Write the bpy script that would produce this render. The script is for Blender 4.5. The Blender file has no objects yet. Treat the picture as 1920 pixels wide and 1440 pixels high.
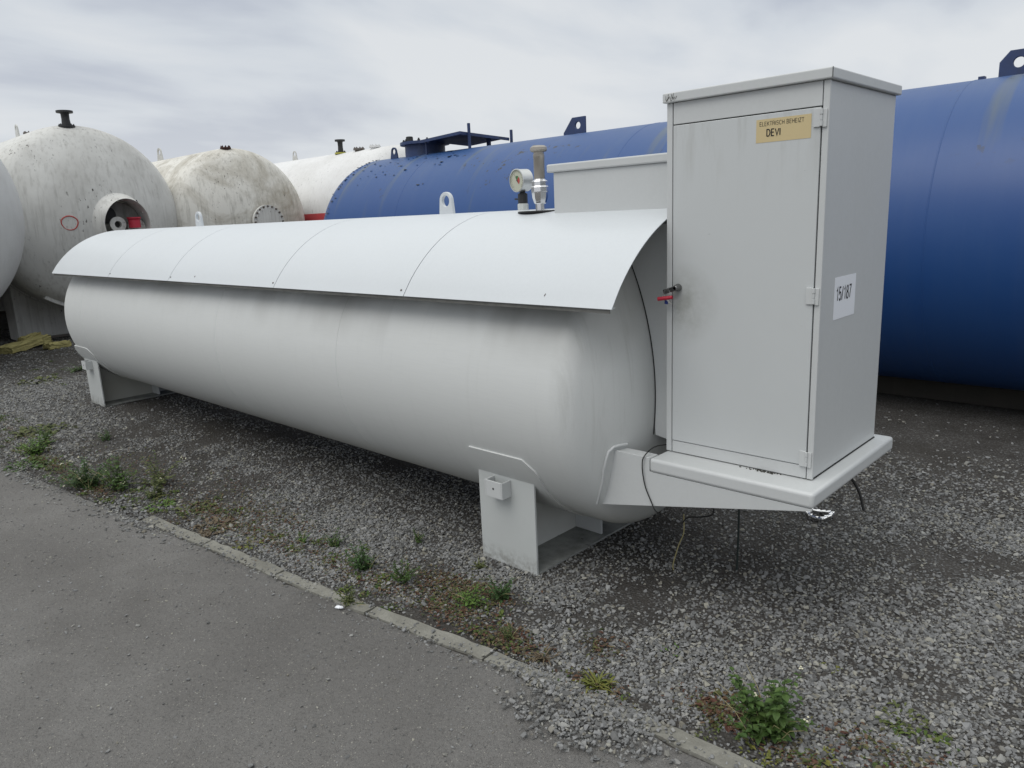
import bpy, bmesh, math, random
import numpy as np
from mathutils import Vector, Matrix, Euler
random.seed(7); rng = np.random.default_rng(11)
C = bpy.context.scene
COL = C.collection
PI = math.pi; rad = math.radians

# ------------------------------------------------------------------ camera
YAW, PITCH, ROLL, FPX = -43.88, -12.673, -2.54, 1408.0
y_, p_, r_ = rad(YAW), rad(PITCH), rad(ROLL)
fw = Vector((math.sin(y_)*math.cos(p_), math.cos(y_)*math.cos(p_), math.sin(p_)))
rt = Vector((math.cos(y_), -math.sin(y_), 0)); up = rt.cross(fw)
rt2 = rt*math.cos(r_)+up*math.sin(r_); up2 = -rt*math.sin(r_)+up*math.cos(r_)
cam = bpy.data.cameras.new('camera'); camo = bpy.data.objects.new('camera', cam); COL.objects.link(camo)
m = Matrix((rt2, up2, -fw)).transposed().to_4x4(); m.translation = (0, 0, 1.6)
camo.matrix_world = m
cam.sensor_width = 36; cam.lens = FPX/1920*36; cam.clip_start = .05; cam.clip_end = 3000
C.camera = camo

# ------------------------------------------------------------------ light
C.view_settings.view_transform = 'Standard'; C.view_settings.look = 'None'
C.view_settings.exposure = 0.0; C.view_settings.gamma = 1
SUN_EL, SUN_AZ = rad(56), rad(188)      # azimuth clockwise from +Y
w = bpy.data.worlds.new("World"); C.world = w; w.use_nodes = True
nt = w.node_tree; nt.nodes.clear(); N = nt.nodes.new; L = nt.links.new
out = N('ShaderNodeOutputWorld'); bg = N('ShaderNodeBackground'); bg2 = N('ShaderNodeBackground'); mix = N('ShaderNodeMixShader')
sky = N('ShaderNodeTexSky'); sky.sky_type = 'NISHITA'; sky.sun_disc = False
sky.sun_elevation = SUN_EL; sky.sun_rotation = SUN_AZ
bg.inputs[1].default_value = .09; L(sky.outputs[0], bg.inputs[0])
tc = N('ShaderNodeTexCoord'); sep = N('ShaderNodeSeparateXYZ'); L(tc.outputs['Generated'], sep.inputs[0])
# clouds: project the direction on a plane overhead -> flattened layers near the horizon
zz = N('ShaderNodeMath'); zz.operation = 'ADD'; zz.inputs[1].default_value = .22; L(sep.outputs[2], zz.inputs[0])
zm = N('ShaderNodeMath'); zm.operation = 'MAXIMUM'; zm.inputs[1].default_value = .06; L(zz.outputs[0], zm.inputs[0])
dv = N('ShaderNodeVectorMath'); dv.operation = 'DIVIDE'; cz = N('ShaderNodeCombineXYZ')
for i in range(3): L(zm.outputs[0], cz.inputs[i])
L(tc.outputs['Generated'], dv.inputs[0]); L(cz.outputs[0], dv.inputs[1])
n1 = N('ShaderNodeTexNoise'); n1.inputs['Scale'].default_value = 1.15; n1.inputs['Detail'].default_value = 7
n1.inputs['Roughness'].default_value = .48; n1.inputs['Distortion'].default_value = .25
mp = N('ShaderNodeMapping'); mp.inputs['Location'].default_value = (3.3, 1.2, 0); mp.inputs['Scale'].default_value = (1.5, .8, 1); mp.inputs['Rotation'].default_value = (0, 0, .6); L(dv.outputs[0], mp.inputs[0]); L(mp.outputs[0], n1.inputs[0])
cr = N('ShaderNodeValToRGB'); L(n1.outputs[0], cr.inputs[0])
e = cr.color_ramp.elements; e[0].position = .38; e[0].color = (.49, .53, .61, 1); e[1].position = .62; e[1].color = (.75, .775, .80, 1)
e2 = cr.color_ramp.elements.new(.50); e2.color = (.65, .69, .74, 1)
# brighter near the horizon and high overhead
hz = N('ShaderNodeMapRange'); hz.inputs[1].default_value = .0; hz.inputs[2].default_value = .22; hz.inputs[3].default_value = .6; hz.inputs[4].default_value = 0
L(sep.outputs[2], hz.inputs[0])
mxh = N('ShaderNodeMix'); mxh.data_type = 'RGBA'; L(hz.outputs[0], mxh.inputs[0]); L(cr.outputs[0], mxh.inputs[6]); mxh.inputs[7].default_value = (.79, .805, .825, 1)
ov = N('ShaderNodeMapRange'); ov.inputs[1].default_value = .35; ov.inputs[2].default_value = .95; ov.inputs[3].default_value = 1.; ov.inputs[4].default_value = 1.75
L(sep.outputs[2], ov.inputs[0])
tp = N('ShaderNodeMapRange'); tp.inputs[1].default_value = .32; tp.inputs[2].default_value = .6; L(sep.outputs[2], tp.inputs[0])
mxt = N('ShaderNodeMix'); mxt.data_type = 'RGBA'; L(tp.outputs[0], mxt.inputs[0]); L(mxh.outputs[2], mxt.inputs[6]); mxt.inputs[7].default_value = (.735, .755, .75, 1)   # thicker neutral cloud overhead
L(mxt.outputs[2], bg2.inputs[0]); L(ov.outputs[0], bg2.inputs[1])
mix.inputs[0].default_value = .95; L(bg.outputs[0], mix.inputs[1]); L(bg2.outputs[0], mix.inputs[2]); L(mix.outputs[0], out.inputs[0])
sl = bpy.data.lights.new('sun', 'SUN'); sl.energy = 1.1; sl.angle = rad(40); sl.color = (1, .97, .93)
so = bpy.data.objects.new('sun', sl); COL.objects.link(so); so.location = (0, -5, 12)
sd = Vector((math.sin(SUN_AZ)*math.cos(SUN_EL), math.cos(SUN_AZ)*math.cos(SUN_EL), math.sin(SUN_EL)))
so.rotation_euler = sd.to_track_quat('Z', 'Y').to_euler()

# ------------------------------------------------------------------ materials
class Mat:
    def __init__(s, name):
        s.m = bpy.data.materials.new(name); s.m.use_nodes = True; s.t = s.m.node_tree; s.b = s.t.nodes['Principled BSDF']
        s.tc = s.t.nodes.new('ShaderNodeTexCoord')
    def n(s, k, **kw):
        x = s.t.nodes.new(k)
        for a, b in kw.items(): setattr(x, a, b)
        return x
    def l(s, a, b): s.t.links.new(a, b)
    def noise(s, scale=(1, 1, 1), sc=1., det=4, rough=.6, dist=0., loc=(0, 0, 0), coord='Object', kind='ShaderNodeTexNoise'):
        mp = s.n('ShaderNodeMapping'); mp.inputs['Scale'].default_value = scale; mp.inputs['Location'].default_value = loc
        s.l(s.tc.outputs[coord], mp.inputs[0]); x = s.n(kind); x.inputs['Scale'].default_value = sc
        if kind == 'ShaderNodeTexNoise':
            x.inputs['Detail'].default_value = det; x.inputs['Roughness'].default_value = rough; x.inputs['Distortion'].default_value = dist
        s.l(mp.outputs[0], x.inputs['Vector']); return x.outputs[0]
    def ramp(s, v, a, b, lo=0., hi=1.):
        r = s.n('ShaderNodeMapRange'); r.inputs[1].default_value = a; r.inputs[2].default_value = b; r.inputs[3].default_value = lo; r.inputs[4].default_value = hi
        s.l(v, r.inputs[0]); return r.outputs[0]
    def math(s, op, a, b):
        x = s.n('ShaderNodeMath', operation=op)
        for i, v in ((0, a), (1, b)):
            if isinstance(v, (int, float)): x.inputs[i].default_value = v
            else: s.l(v, x.inputs[i])
        return x.outputs[0]
    def mixc(s, f, a, b, bt='MIX'):
        x = s.n('ShaderNodeMix', data_type='RGBA', blend_type=bt)
        for i, v in ((0, f), (6, a), (7, b)):
            if isinstance(v, (int, float)): x.inputs[i].default_value = v
            elif isinstance(v, tuple): x.inputs[i].default_value = (*v, 1) if len(v) == 3 else v
            else: s.l(v, x.inputs[i])
        return x.outputs[2]
    def pos(s, coord='Object'):
        x = s.n('ShaderNodeSeparateXYZ'); s.l(s.tc.outputs[coord], x.inputs[0]); return x.outputs
    def bump(s, h, st=.2, d=.01):
        x = s.n('ShaderNodeBump'); x.inputs['Strength'].default_value = st; x.inputs['Distance'].default_value = d
        s.l(h, x.inputs['Height']); s.l(x.outputs[0], s.b.inputs['Normal'])
    def done(s, col, rough=.5, metal=0., spec=.5):
        if isinstance(col, tuple): s.b.inputs['Base Color'].default_value = (*col, 1)
        else: s.l(col, s.b.inputs['Base Color'])
        if isinstance(rough, (int, float)): s.b.inputs['Roughness'].default_value = rough
        else: s.l(rough, s.b.inputs['Roughness'])
        s.b.inputs['Metallic'].default_value = metal; s.b.inputs['Specular IOR Level'].default_value = spec
        return s.m

def paint(name, col, dirt=(.25, .24, .2), amt=.35, rough=.5, sc=1.6, streak=.25, speck=0., spcol=(.05, .05, .045), peel=.15):
    M = Mat(name)
    n = M.noise(sc=sc, det=6, rough=.65); f = M.ramp(n, .42, .8, 0, amt)
    c = M.mixc(f, col, dirt)
    if streak:
        s = M.noise(scale=(9, 9, .7), sc=2.2, det=3, rough=.6, loc=(3, 1, 2)); c = M.mixc(M.ramp(s, .5, .8, 0, streak), c, dirt)
    fine = M.noise(sc=70, det=2); c = M.mixc(M.ramp(fine, .3, .75, 0, .035), c, (.1, .1, .1))
    if speck:
        a = M.noise(scale=(1, 1, .45), sc=26, det=2, rough=.7); b = M.noise(sc=1.3, det=3, loc=(7, 2, 5))
        k = M.math('MULTIPLY', M.ramp(a, .63, .72), M.ramp(b, .47, .6, 0, speck)); c = M.mixc(k, c, spcol)
    r = M.ramp(n, .3, .8, rough-.05, rough+.15)
    M.bump(M.noise(sc=180, det=2), .02, .001)
    o = M.done(c, r); return o

M_tank = None
def mk_tank():
    M = Mat('light_grey_tank_paint')
    base = (.605, .618, .612)
    n = M.noise(sc=.9, det=5, rough=.6); c = M.mixc(M.ramp(n, .35, .75, 0, .14), base, (.40, .42, .42))
    p = M.pos()
    s = M.noise(scale=(16, 1, 1.1), sc=1.4, det=5, rough=.65); c = M.mixc(M.ramp(s, .55, .9, 0, .14), c, (.28, .28, .27))
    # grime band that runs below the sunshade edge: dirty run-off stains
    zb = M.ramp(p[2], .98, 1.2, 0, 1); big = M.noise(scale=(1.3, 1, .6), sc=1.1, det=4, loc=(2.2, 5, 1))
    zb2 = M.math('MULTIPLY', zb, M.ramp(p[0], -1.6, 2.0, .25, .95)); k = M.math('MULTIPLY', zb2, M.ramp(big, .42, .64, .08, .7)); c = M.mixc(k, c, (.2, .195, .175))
    # vertical dirt runs on the dished end
    xe = M.math('MULTIPLY', M.ramp(p[0], 2.98, 3.06), M.ramp(p[2], .5, .8)); st = M.noise(scale=(2, 12, .8), sc=1.5, det=5, rough=.7, loc=(0, 1.3, 0)); c = M.mixc(M.math('MULTIPLY', xe, M.ramp(st, .52, .72, 0, .32)), c, (.24, .24, .21))
    # brown-green algae low on the shell
    lo = M.ramp(p[2], .42, .2); c = M.mixc(M.math('MULTIPLY', lo, M.ramp(n, .3, .6, .1, .5)), c, (.28, .27, .2))
    b = M.noise(scale=(1.5, 30, 30), sc=6, det=2); c = M.mixc(M.ramp(b, .4, .8, 0, .05), c, (.2, .2, .2))
    M.bump(M.noise(scale=(2, 25, 25), sc=5, det=3), .05, .003)
    return M.done(c, M.ramp(n, .3, .8, .42, .6))
M_tank = mk_tank()
M_cab = paint('light_grey_cabinet_paint', (.55, .565, .567), (.39, .395, .385), .2, .42, 1.1, .05)
def mk_sad():
    M = Mat('saddle_paint'); n = M.noise(sc=2, det=5); c = M.mixc(M.ramp(n, .4, .8, 0, .25), (.50, .52, .515), (.34, .34, .32)); p = M.pos()
    e_ = M.noise(sc=22, det=5, rough=.75); lo = M.ramp(p[2], .10, .0); c = M.mixc(M.math('MULTIPLY', lo, M.ramp(e_, .42, .6, 0, .75)), c, (.13, .12, .10))
    ed = M.math('MULTIPLY', M.ramp(p[2], .455, .476), M.ramp(e_, .5, .58, 0, .8)); c = M.mixc(ed, c, (.10, .085, .06))
    r_ = M.noise(sc=9, det=4, loc=(4, 1, 0)); c = M.mixc(M.math('MULTIPLY', M.ramp(r_, .66, .7, 0, .8), M.ramp(p[2], .2, .02)), c, (.16, .07, .03)); return M.done(c, .5)
M_sad = mk_sad()
M_base = paint('dirty_base_steel', (.30, .31, .30), (.045, .045, .04), .95, .7, 5, .3)
def mk_door():
    M = Mat('door_paint'); n = M.noise(sc=1.1, det=6, rough=.65); c = M.mixc(M.ramp(n, .42, .8, 0, .18), (.535, .555, .56), (.37, .38, .37)); p = M.pos()
    d = M.n('ShaderNodeVectorMath', operation='DISTANCE'); M.l(M.tc.outputs['Object'], d.inputs[0]); d.inputs[1].default_value = (-.235, -.33, .60)
    e_ = M.noise(sc=14, det=5, rough=.7); c = M.mixc(M.math('MULTIPLY', M.ramp(d.outputs['Value'], .17, .02), M.ramp(e_, .3, .7, .1, .75)), c, (.22, .225, .20))   # hand grime round the lock
    s_ = M.noise(scale=(14, 1, 1.6), sc=2, det=5, rough=.7, loc=(2, 0, 4)); c = M.mixc(M.math('MULTIPLY', M.ramp(p[2], .95, 1.26), M.ramp(s_, .5, .75, 0, .4)), c, (.3, .3, .27))
    k = M.noise(scale=(3, 3, 20), sc=9, det=3, loc=(1, 8, 2)); c = M.mixc(M.ramp(k, .74, .76, 0, .5), c, (.25, .25, .25)); return M.done(c, M.ramp(n, .3, .8, .36, .52))
M_door = mk_door()
M_shade = paint('pale_sheet_paint', (.585, .615, .64), (.51, .525, .535), .25, .34, .8, .04)
_t = M_shade.node_tree; _b = _t.nodes.new('ShaderNodeBump'); _n = _t.nodes.new('ShaderNodeTexNoise'); _c = _t.nodes.new('ShaderNodeTexCoord')
_n.inputs['Scale'].default_value = 2.2; _n.inputs['Detail'].default_value = 1; _b.inputs['Strength'].default_value = .25; _b.inputs['Distance'].default_value = .03   # faint dents in the thin sheet
_t.links.new(_c.outputs['Object'], _n.inputs['Vector']); _t.links.new(_n.outputs[0], _b.inputs['Height']); _t.links.new(_b.outputs[0], _t.nodes['Principled BSDF'].inputs['Normal'])
M_white1 = paint('weathered_white_paint', (.62, .62, .60), (.26, .25, .23), .62, .6, .9, .55, speck=1., spcol=(.045, .04, .035))
M_white0 = paint('dull_white_paint', (.60, .605, .60), (.38, .38, .36), .4, .55, .9, .25)
M_white3 = paint('chalky_white_paint', (.72, .72, .72), (.4, .39, .37), .4, .55, 1.2, .3, speck=.4)

def mk_dirty():
    M = Mat('soiled_cream_paint'); n = M.noise(sc=1.1, det=7, rough=.7, dist=1.2)
    c = M.mixc(M.ramp(n, .44, .72), (.66, .645, .60), (.30, .27, .21))
    p = M.pos(); tp = M.math('MULTIPLY', M.ramp(p[2], 2.35, 2.85), M.ramp(p[0], .6, -.6)); s0 = M.noise(scale=(5, .6, .6), sc=1.5, det=4)
    c = M.mixc(M.math('MULTIPLY', tp, M.ramp(s0, .35, .6, .35, .95)), c, (.22, .165, .09))
    s = M.noise(scale=(12, 12, .8), sc=1.6, det=5, rough=.7); c = M.mixc(M.ramp(s, .5, .75, 0, .6), c, (.18, .17, .14))
    g = M.noise(sc=9, det=6, rough=.8); c = M.mixc(M.ramp(g, .52, .7, 0, .35), c, (.7, .69, .64))
    a = M.noise(scale=(1, 1, .5), sc=30, det=2); b = M.noise(sc=1.1, det=2, loc=(4, 4, 4))
    c = M.mixc(M.math('MULTIPLY', M.ramp(a, .65, .7), M.ramp(b, .5, .6, 0, .8)), c, (.07, .06, .05))
    return M.done(c, .7)
M_dirty = mk_dirty()

def mk_blue():
    M = Mat('faded_blue_paint'); n = M.noise(scale=(1, 1, 1), sc=.8, det=5, rough=.6)
    c = M.mixc(M.ramp(n, .3, .75), (.009, .057, .215), (.015, .068, .225))
    p = M.pos()
    ch = M.math('MULTIPLY', M.ramp(p[2], 1.6, 2.4, 0, .3), M.ramp(M.noise(scale=(3, .5, .5), sc=1.2, det=4), .3, .7, .4, 1)); c = M.mixc(ch, c, (.085, .14, .235))
    # yellow-green algae runs near the end, following the barrel
    s = M.noise(scale=(4.2, .35, .35), sc=1.25, det=3, rough=.5, loc=(.6, 0, 0)); xm = M.ramp(p[0], 3.3, 2.2)
    c = M.mixc(M.math('MULTIPLY', M.math('MULTIPLY', xm, M.ramp(p[2], 1.3, 1.9)), M.ramp(s, .56, .72, 0, .55)), c, (.15, .16, .085))
    s2 = M.noise(scale=(7, .3, .3), sc=1.3, det=4, loc=(3, 0, 1)); c = M.mixc(M.ramp(s2, .5, .8, 0, .12), c, (.08, .13, .25))
    # flaked paint high up near the dished end
    a = M.noise(scale=(1, 1, 1), sc=11, det=5, rough=.7); b = M.noise(sc=1.5, det=2, loc=(1, 3, 0))
    k = M.math('MULTIPLY', M.math('MULTIPLY', M.ramp(a, .6, .63), M.ramp(b, .5, .56)), M.math('MULTIPLY', M.ramp(p[2], 1.75, 2.05), M.ramp(p[0], 3.1, 2.2)))
    c = M.mixc(k, c, (.025, .025, .022))
    M.bump(M.noise(sc=60, det=3), .08, .003)
    return M.done(c, M.ramp(n, .3, .8, .38, .55))
M_blue = mk_blue()
M_bluem = paint('dark_blue_steel_paint', (.022, .045, .13), (.03, .03, .03), .5, .5, 4, .3)
M_dark = Mat('black_cast_iron').done((.02, .021, .022), .6)
M_edge_strip = paint('dark_edge_strip_paint', (.16, .16, .15), (.05, .05, .04), .8, .7, 3, .5)
M_rusty = paint('rusty_grey_steel', (.13, .12, .11), (.1, .045, .02), .7, .7, 12, 0)
M_black = Mat('black_rubber_and_openings').done((.012, .012, .012), .6)
M_steel = paint('dull_stainless_steel', (.42, .39, .35), (.2, .17, .13), .4, .35, 20, .3); M_steel.node_tree.nodes['Principled BSDF'].inputs['Metallic'].default_value = .75
M_chrome = Mat('polished_steel').done((.75, .75, .76), .12, 1.)
M_latch = Mat('worn_dark_chrome').done((.22, .22, .22), .25, 1.)
M_galv = paint('bleached_white_pipe', (.55, .57, .55), (.3, .31, .28), .4, .5, 20, 0)
M_brass = Mat('tan_sticker_vinyl').done((.58, .47, .26), .5)
M_ink = Mat('black_ink').done((.012, .011, .01), .6)
M_paper = Mat('white_sticker_paper').done((.80, .82, .86), .5)
M_grey_ink = Mat('faded_grey_ink').done((.38, .38, .39), .6)
M_gap = Mat('black_gap_sealant').done((.012, .013, .012), .8)
M_grime = paint('black_moss_grime', (.035, .033, .027), (.07, .065, .05), .8, .9, 30, 0)
M_red = Mat('red_plastic').done((.45, .02, .045), .4)
M_redp = Mat('red_marker_paint').done((.42, .07, .06), .7)
M_redband = paint('faded_red_paint', (.52, .05, .06), (.3, .1, .1), .4, .5, 4, .2)
M_dial = Mat('cream_dial').done((.46, .47, .38), .5)
M_green = Mat('green_dial_ink').done((.05, .16, .05), .6)
M_glass = Mat('gauge_glass'); M_glass.b.inputs['Transmission Weight'].default_value = 1; M_glass.b.inputs['IOR'].default_value = 1.2; M_glass = M_glass.done((1, 1, 1), .02)
M_bluepl = Mat('blue_plastic').done((.02, .04, .2), .4)
def mk_wool():
    M = Mat('yellow_mineral_wool'); n = M.noise(scale=(30, 3, 3), sc=2, det=5, rough=.7)
    c = M.mixc(M.ramp(n, .3, .7), (.42, .385, .17), (.25, .22, .1)); M.bump(n, .6, .02); return M.done(c, .95, 0, .1)
M_wool = mk_wool()
M_straw = Mat('dry_straw').done((.34, .3, .15), .8)
M_timber = paint('darkened_beam_timber', (.03, .027, .022), (.07, .06, .05), .5, .85, 6, .3)
M_moss = Mat('yellow_primer').done((.35, .33, .06), .7)

# ------------------------------------------------------------------ mesh building
class MB:
    def __init__(s): s.v = []; s.f = []
    def add(s, vs, fs):
        o = len(s.v); s.v += [tuple(x) for x in vs]; s.f += [tuple(i+o for i in f) for f in fs]; return s
    def box(s, x0, x1, y0, y1, z0, z1):
        v = [(x, y, z) for z in (z0, z1) for y in (y0, y1) for x in (x0, x1)]
        return s.add(v, [(0, 2, 3, 1), (4, 5, 7, 6), (0, 1, 5, 4), (2, 6, 7, 3), (0, 4, 6, 2), (1, 3, 7, 5)])
    def obox(s, c, ax, h):      # oriented box: centre, 3 axes, half sizes
        c = Vector(c); ax = [Vector(a).normalized() for a in ax]
        v = [c+ax[0]*h[0]*i+ax[1]*h[1]*j+ax[2]*h[2]*k for k in (-1, 1) for j in (-1, 1) for i in (-1, 1)]
        return s.add(v, [(0, 2, 3, 1), (4, 5, 7, 6), (0, 1, 5, 4), (2, 6, 7, 3), (0, 4, 6, 2), (1, 3, 7, 5)])
    def rev(s, prof, c, ax, n=24, cap=True, a0=0, a1=2*PI):   # prof: (t along axis, radius)
        c = Vector(c); ax = Vector(ax).normalized(); u = ax.orthogonal().normalized(); w_ = ax.cross(u); vs = []; fs = []
        for t, r in prof:
            for i in range(n):
                a = a0+(a1-a0)*i/n; vs.append(c+ax*t+(u*math.cos(a)+w_*math.sin(a))*r)
        for k in range(len(prof)-1):
            for i in range(n):
                j = (i+1) % n; fs.append((k*n+i, k*n+j, (k+1)*n+j, (k+1)*n+i))
        if cap: fs += [tuple(range(n-1, -1, -1)), tuple(range((len(prof)-1)*n, len(prof)*n))]
        return s.add(vs, fs)
    def cyl(s, a, b, r, n=16, r2=None):
        a = Vector(a); b = Vector(b); return s.rev([(0, r), ((b-a).length, r if r2 is None else r2)], a, b-a, n)
    def tube(s, pts, r, n=8):
        pts = [Vector(p) for p in pts]; vs = []; fs = []; u = None
        rr = r if isinstance(r, (list, tuple)) else [r]*len(pts)
        for i, p in enumerate(pts):
            t = (pts[min(i+1, len(pts)-1)]-pts[max(i-1, 0)]).normalized()
            u = (t.orthogonal() if u is None else (u-t*u.dot(t))).normalized(); w_ = t.cross(u)
            vs += [p+(u*math.cos(2*PI*k/n)+w_*math.sin(2*PI*k/n))*rr[i] for k in range(n)]
        for i in range(len(pts)-1):
            for k in range(n):
                j = (k+1) % n; fs.append((i*n+k, i*n+j, (i+1)*n+j, (i+1)*n+k))
        fs += [tuple(range(n-1, -1, -1)), tuple(range((len(pts)-1)*n, len(pts)*n))]
        return s.add(vs, fs)
    def prism(s, poly, axis, a, b):    # poly 2D extruded along axis between a and b
        def P(q, t):
            return {0: (t, q[0], q[1]), 1: (q[0], t, q[1]), 2: (q[0], q[1], t)}[axis]
        n = len(poly); vs = [P(q, a) for q in poly]+[P(q, b) for q in poly]
        return s.add(vs, [tuple(range(n)), tuple(range(2*n-1, n-1, -1))]+[(i, i+n, (i+1) % n+n, (i+1) % n) for i in range(n)])
    def sheet(s, pts_a, pts_b):        # strip between two polylines
        n = len(pts_a); return s.add(list(pts_a)+list(pts_b), [(i, i+1, n+i+1, n+i) for i in range(n-1)])
    def build(s, name, mat, parent=None, smooth=35, bevel=0., base=None, seg=2):
        me = bpy.data.meshes.new(name); me.from_pydata(s.v, [], s.f)
        if base is None:
            if parent is not None: base = wloc(parent)
            else:
                a = np.array(s.v); base = Vector((a[:, 0].mean(), a[:, 1].mean(), a[:, 2].min()))
                base = Vector(base)
        me.transform(Matrix.Translation(-Vector(base)))
        bm = bmesh.new(); bm.from_mesh(me); bmesh.ops.recalc_face_normals(bm, faces=bm.faces); bm.to_mesh(me); bm.free()
        me.materials.append(mat)
        if smooth:
            me.shade_smooth(); me.set_sharp_from_angle(angle=rad(smooth))
        o = bpy.data.objects.new(name, me); COL.objects.link(o)
        if parent is None: o.location = base
        else: o.parent = parent
        if bevel:
            b = o.modifiers.new('bevel', 'BEVEL'); b.width = bevel; b.segments = seg; b.limit_method = 'ANGLE'; b.angle_limit = rad(50); b.harden_normals = False
        return o
def wloc(o):
    v = Vector((0, 0, 0))
    while o: v += o.location; o = o.parent
    return v
def tag(o, label=None, cat=None, group=None, kind=None):
    if label: o['label'] = label
    if cat: o['category'] = cat
    if group: o['group'] = group
    if kind: o['kind'] = kind
    return o
def thing(name, loc, label, cat, group=None):
    o = bpy.data.objects.new(name, None); COL.objects.link(o); o.location = loc; o.empty_display_size = .2
    return tag(o, label, cat, group)

def head(R, kr=None, Rc=None, n=14):
    if kr is None: kr, Rc = (.09, 1.05) if R < .8 else (.154, .8)     # the front tank has flatter ends
    D = 2*R; r = kr*D; Cc = Rc*D; a = math.asin((R-r)/(Cc-r)); z = -(Cc-r)*math.cos(a); pts = []
    for i in range(n+1):
        t = (PI/2-a)*i/n; pts.append((r*math.sin(t), R-r+r*math.cos(t)))
    for i in range(1, n+1):
        t = a*(1-i/n); pts.append((z+Cc*math.cos(t), max(Cc*math.sin(t), 1e-4)))
    return pts
def hull_profile(R, xL, xR, seams=(), headL=True, headR=True):
    h = head(R); P = []
    P += [(xL-d, r) for d, r in reversed(h)] if headL else [(xL, R)]
    P += [(xL+.03, R), (xL+.1, R)]
    for x in seams:      # raised weld beads
        P += [(x-.05, R), (x-.015, R), (x-.005, R), (x-.0025, R+.0022), (x+.0025, R+.0022), (x+.005, R), (x+.015, R), (x+.05, R)]
    P += [(xR-.1, R), (xR-.03, R)]
    P += [(xR+d, r) for d, r in h] if headR else [(xR, R)]
    return P
def shell(name, T, mat, parent, seams=(), n=144, headL=True, headR=True):
    R, yc, zc, xL, xR = T; mb = MB(); mb.rev(hull_profile(R, xL, xR, seams, headL, headR), (0, yc, zc), (1, 0, 0), n)
    return mb.build(name, mat, parent, smooth=40)
def arc_pad(mb, T, x0, x1, a0, a1, off=.008, ch=.0, n=24):     # plate hugging the barrel, angles from straight down; ch = corner chamfer
    R, yc, zc = T[:3]; top = []; bot = []
    def P(x, a, r): return (x, yc+r*math.sin(a), zc-r*math.cos(a))
    an = [a0+(a1-a0)*i/n for i in range(n+1)]; vs = []; fs = []
    for a in an:
        d = min(a-a0, a1-a)*R; c = max(0, ch-d)
        for x, r in ((x0+c, R-.004), (x0+c, R+off), (x1-c, R+off), (x1-c, R-.004)): vs.append(P(x, a, r))
    for i in range(n):
        for k in range(3): fs.append((i*4+k, i*4+k+1, (i+1)*4+k+1, (i+1)*4+k))
    fs += [(0, 1, 2, 3), (n*4+3, n*4+2, n*4+1, n*4)]
    mb.add(vs, fs)
def cradle_web(mb, T, x, th, yh, zl=0.0, hug=.01):     # web plate whose top follows the barrel
    R, yc, zc = T[:3]; poly = [(yc-yh, zl), (yc+yh, zl)]; n = 20
    for i in range(n+1):
        y = yc+yh-2*yh*i/n; poly.append((y, zc-math.sqrt(max((R+hug)**2-(y-yc)**2, 0))))
    mb.prism(poly, 0, x-th/2, x+th/2)
def lug_mb(mb, c, wth, hgt, hole, th=.02, axis=1, pointy=False, n=16):
    # lifting eye plate with a hole, standing in the XZ plane, base centre c
    x, y, z = c; outer = []
    k = hgt-wth*.42
    if pointy == 2: outer = [(-wth*.55, 0), (-wth*.55, hgt*.62), (-wth*.32, hgt), (wth*.55, hgt), (wth*.55, 0)]
    elif pointy: outer = [(-wth*.55, 0), (-wth*.55, hgt*.22), (-wth*.1, hgt), (wth*.55, hgt), (wth*.55, 0)]
    else:
        outer = [(-wth*.62, 0)]+[(wth*.42*math.cos(a), k+wth*.42*math.sin(a)) for a in [PI-PI*i/10 for i in range(11)]]+[(wth*.62, 0)]
    hc = (wth*(-.1 if pointy == 2 else .18), hgt*.55) if pointy else (0, k)
    # resample outer around the hole by angle
    N_ = 48; ring_o = []; ring_i = []
    def hit_(a):
        dx, dz = math.cos(a), math.sin(a); best = None; P = outer
        for i in range(len(P)):
            (x1, z1), (x2, z2) = P[i], P[(i+1) % len(P)]
            ex, ez = x2-x1, z2-z1; den = dx*ez-dz*ex
            if abs(den) < 1e-9: continue
            t = ((x1-hc[0])*ez-(z1-hc[1])*ex)/den; u = ((x1-hc[0])*dz-(z1-hc[1])*dx)/den
            if t > 0 and -1e-6 <= u <= 1+1e-6: best = t if best is None else min(best, t)
        return best
    angs = [2*PI*i/N_ for i in range(N_)]+[math.atan2(q[1]-hc[1], q[0]-hc[0]) % (2*PI) for q in outer]
    angs = sorted(set(round(a, 5) for a in angs)); vs = []
    for sy in (-th/2, th/2):
        for a in angs:
            t = hit_(a); vs.append((x+hc[0]+t*math.cos(a), y+sy, z+hc[1]+t*math.sin(a)))
        for a in angs: vs.append((x+hc[0]+hole*math.cos(a), y+sy, z+hc[1]+hole*math.sin(a)))
    m_ = len(angs); fs = []
    for i in range(m_):
        j = (i+1) % m_
        fs += [(i, j, m_+j, m_+i), (2*m_+j, 2*m_+i, 3*m_+i, 3*m_+j), (i, 2*m_+i, 2*m_+j, j), (m_+j, 3*m_+j, 3*m_+i, m_+i)]
    mb.add(vs, fs)

# ------------------------------------------------------------------ value noise for patches
_G = rng.random((64, 64))
def vnoise(x, y, s, o=0.):
    x = np.asarray(x)/s+o+100; y = np.asarray(y)/s+o*1.7+100; xi = np.floor(x).astype(int); yi = np.floor(y).astype(int); fx = x-xi; fy = y-yi
    fx = fx*fx*(3-2*fx); fy = fy*fy*(3-2*fy); g = lambda a, b: _G[a % 64, b % 64]
    return (g(xi, yi)*(1-fx)+g(xi+1, yi)*fx)*(1-fy)+(g(xi, yi+1)*(1-fx)+g(xi+1, yi+1)*fx)*fy
def fbm(x, y, s, o=0.): return (vnoise(x, y, s, o)*.5+vnoise(x, y, s*.5, o+7)*.3+vnoise(x, y, s*.23, o+13)*.2)

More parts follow.
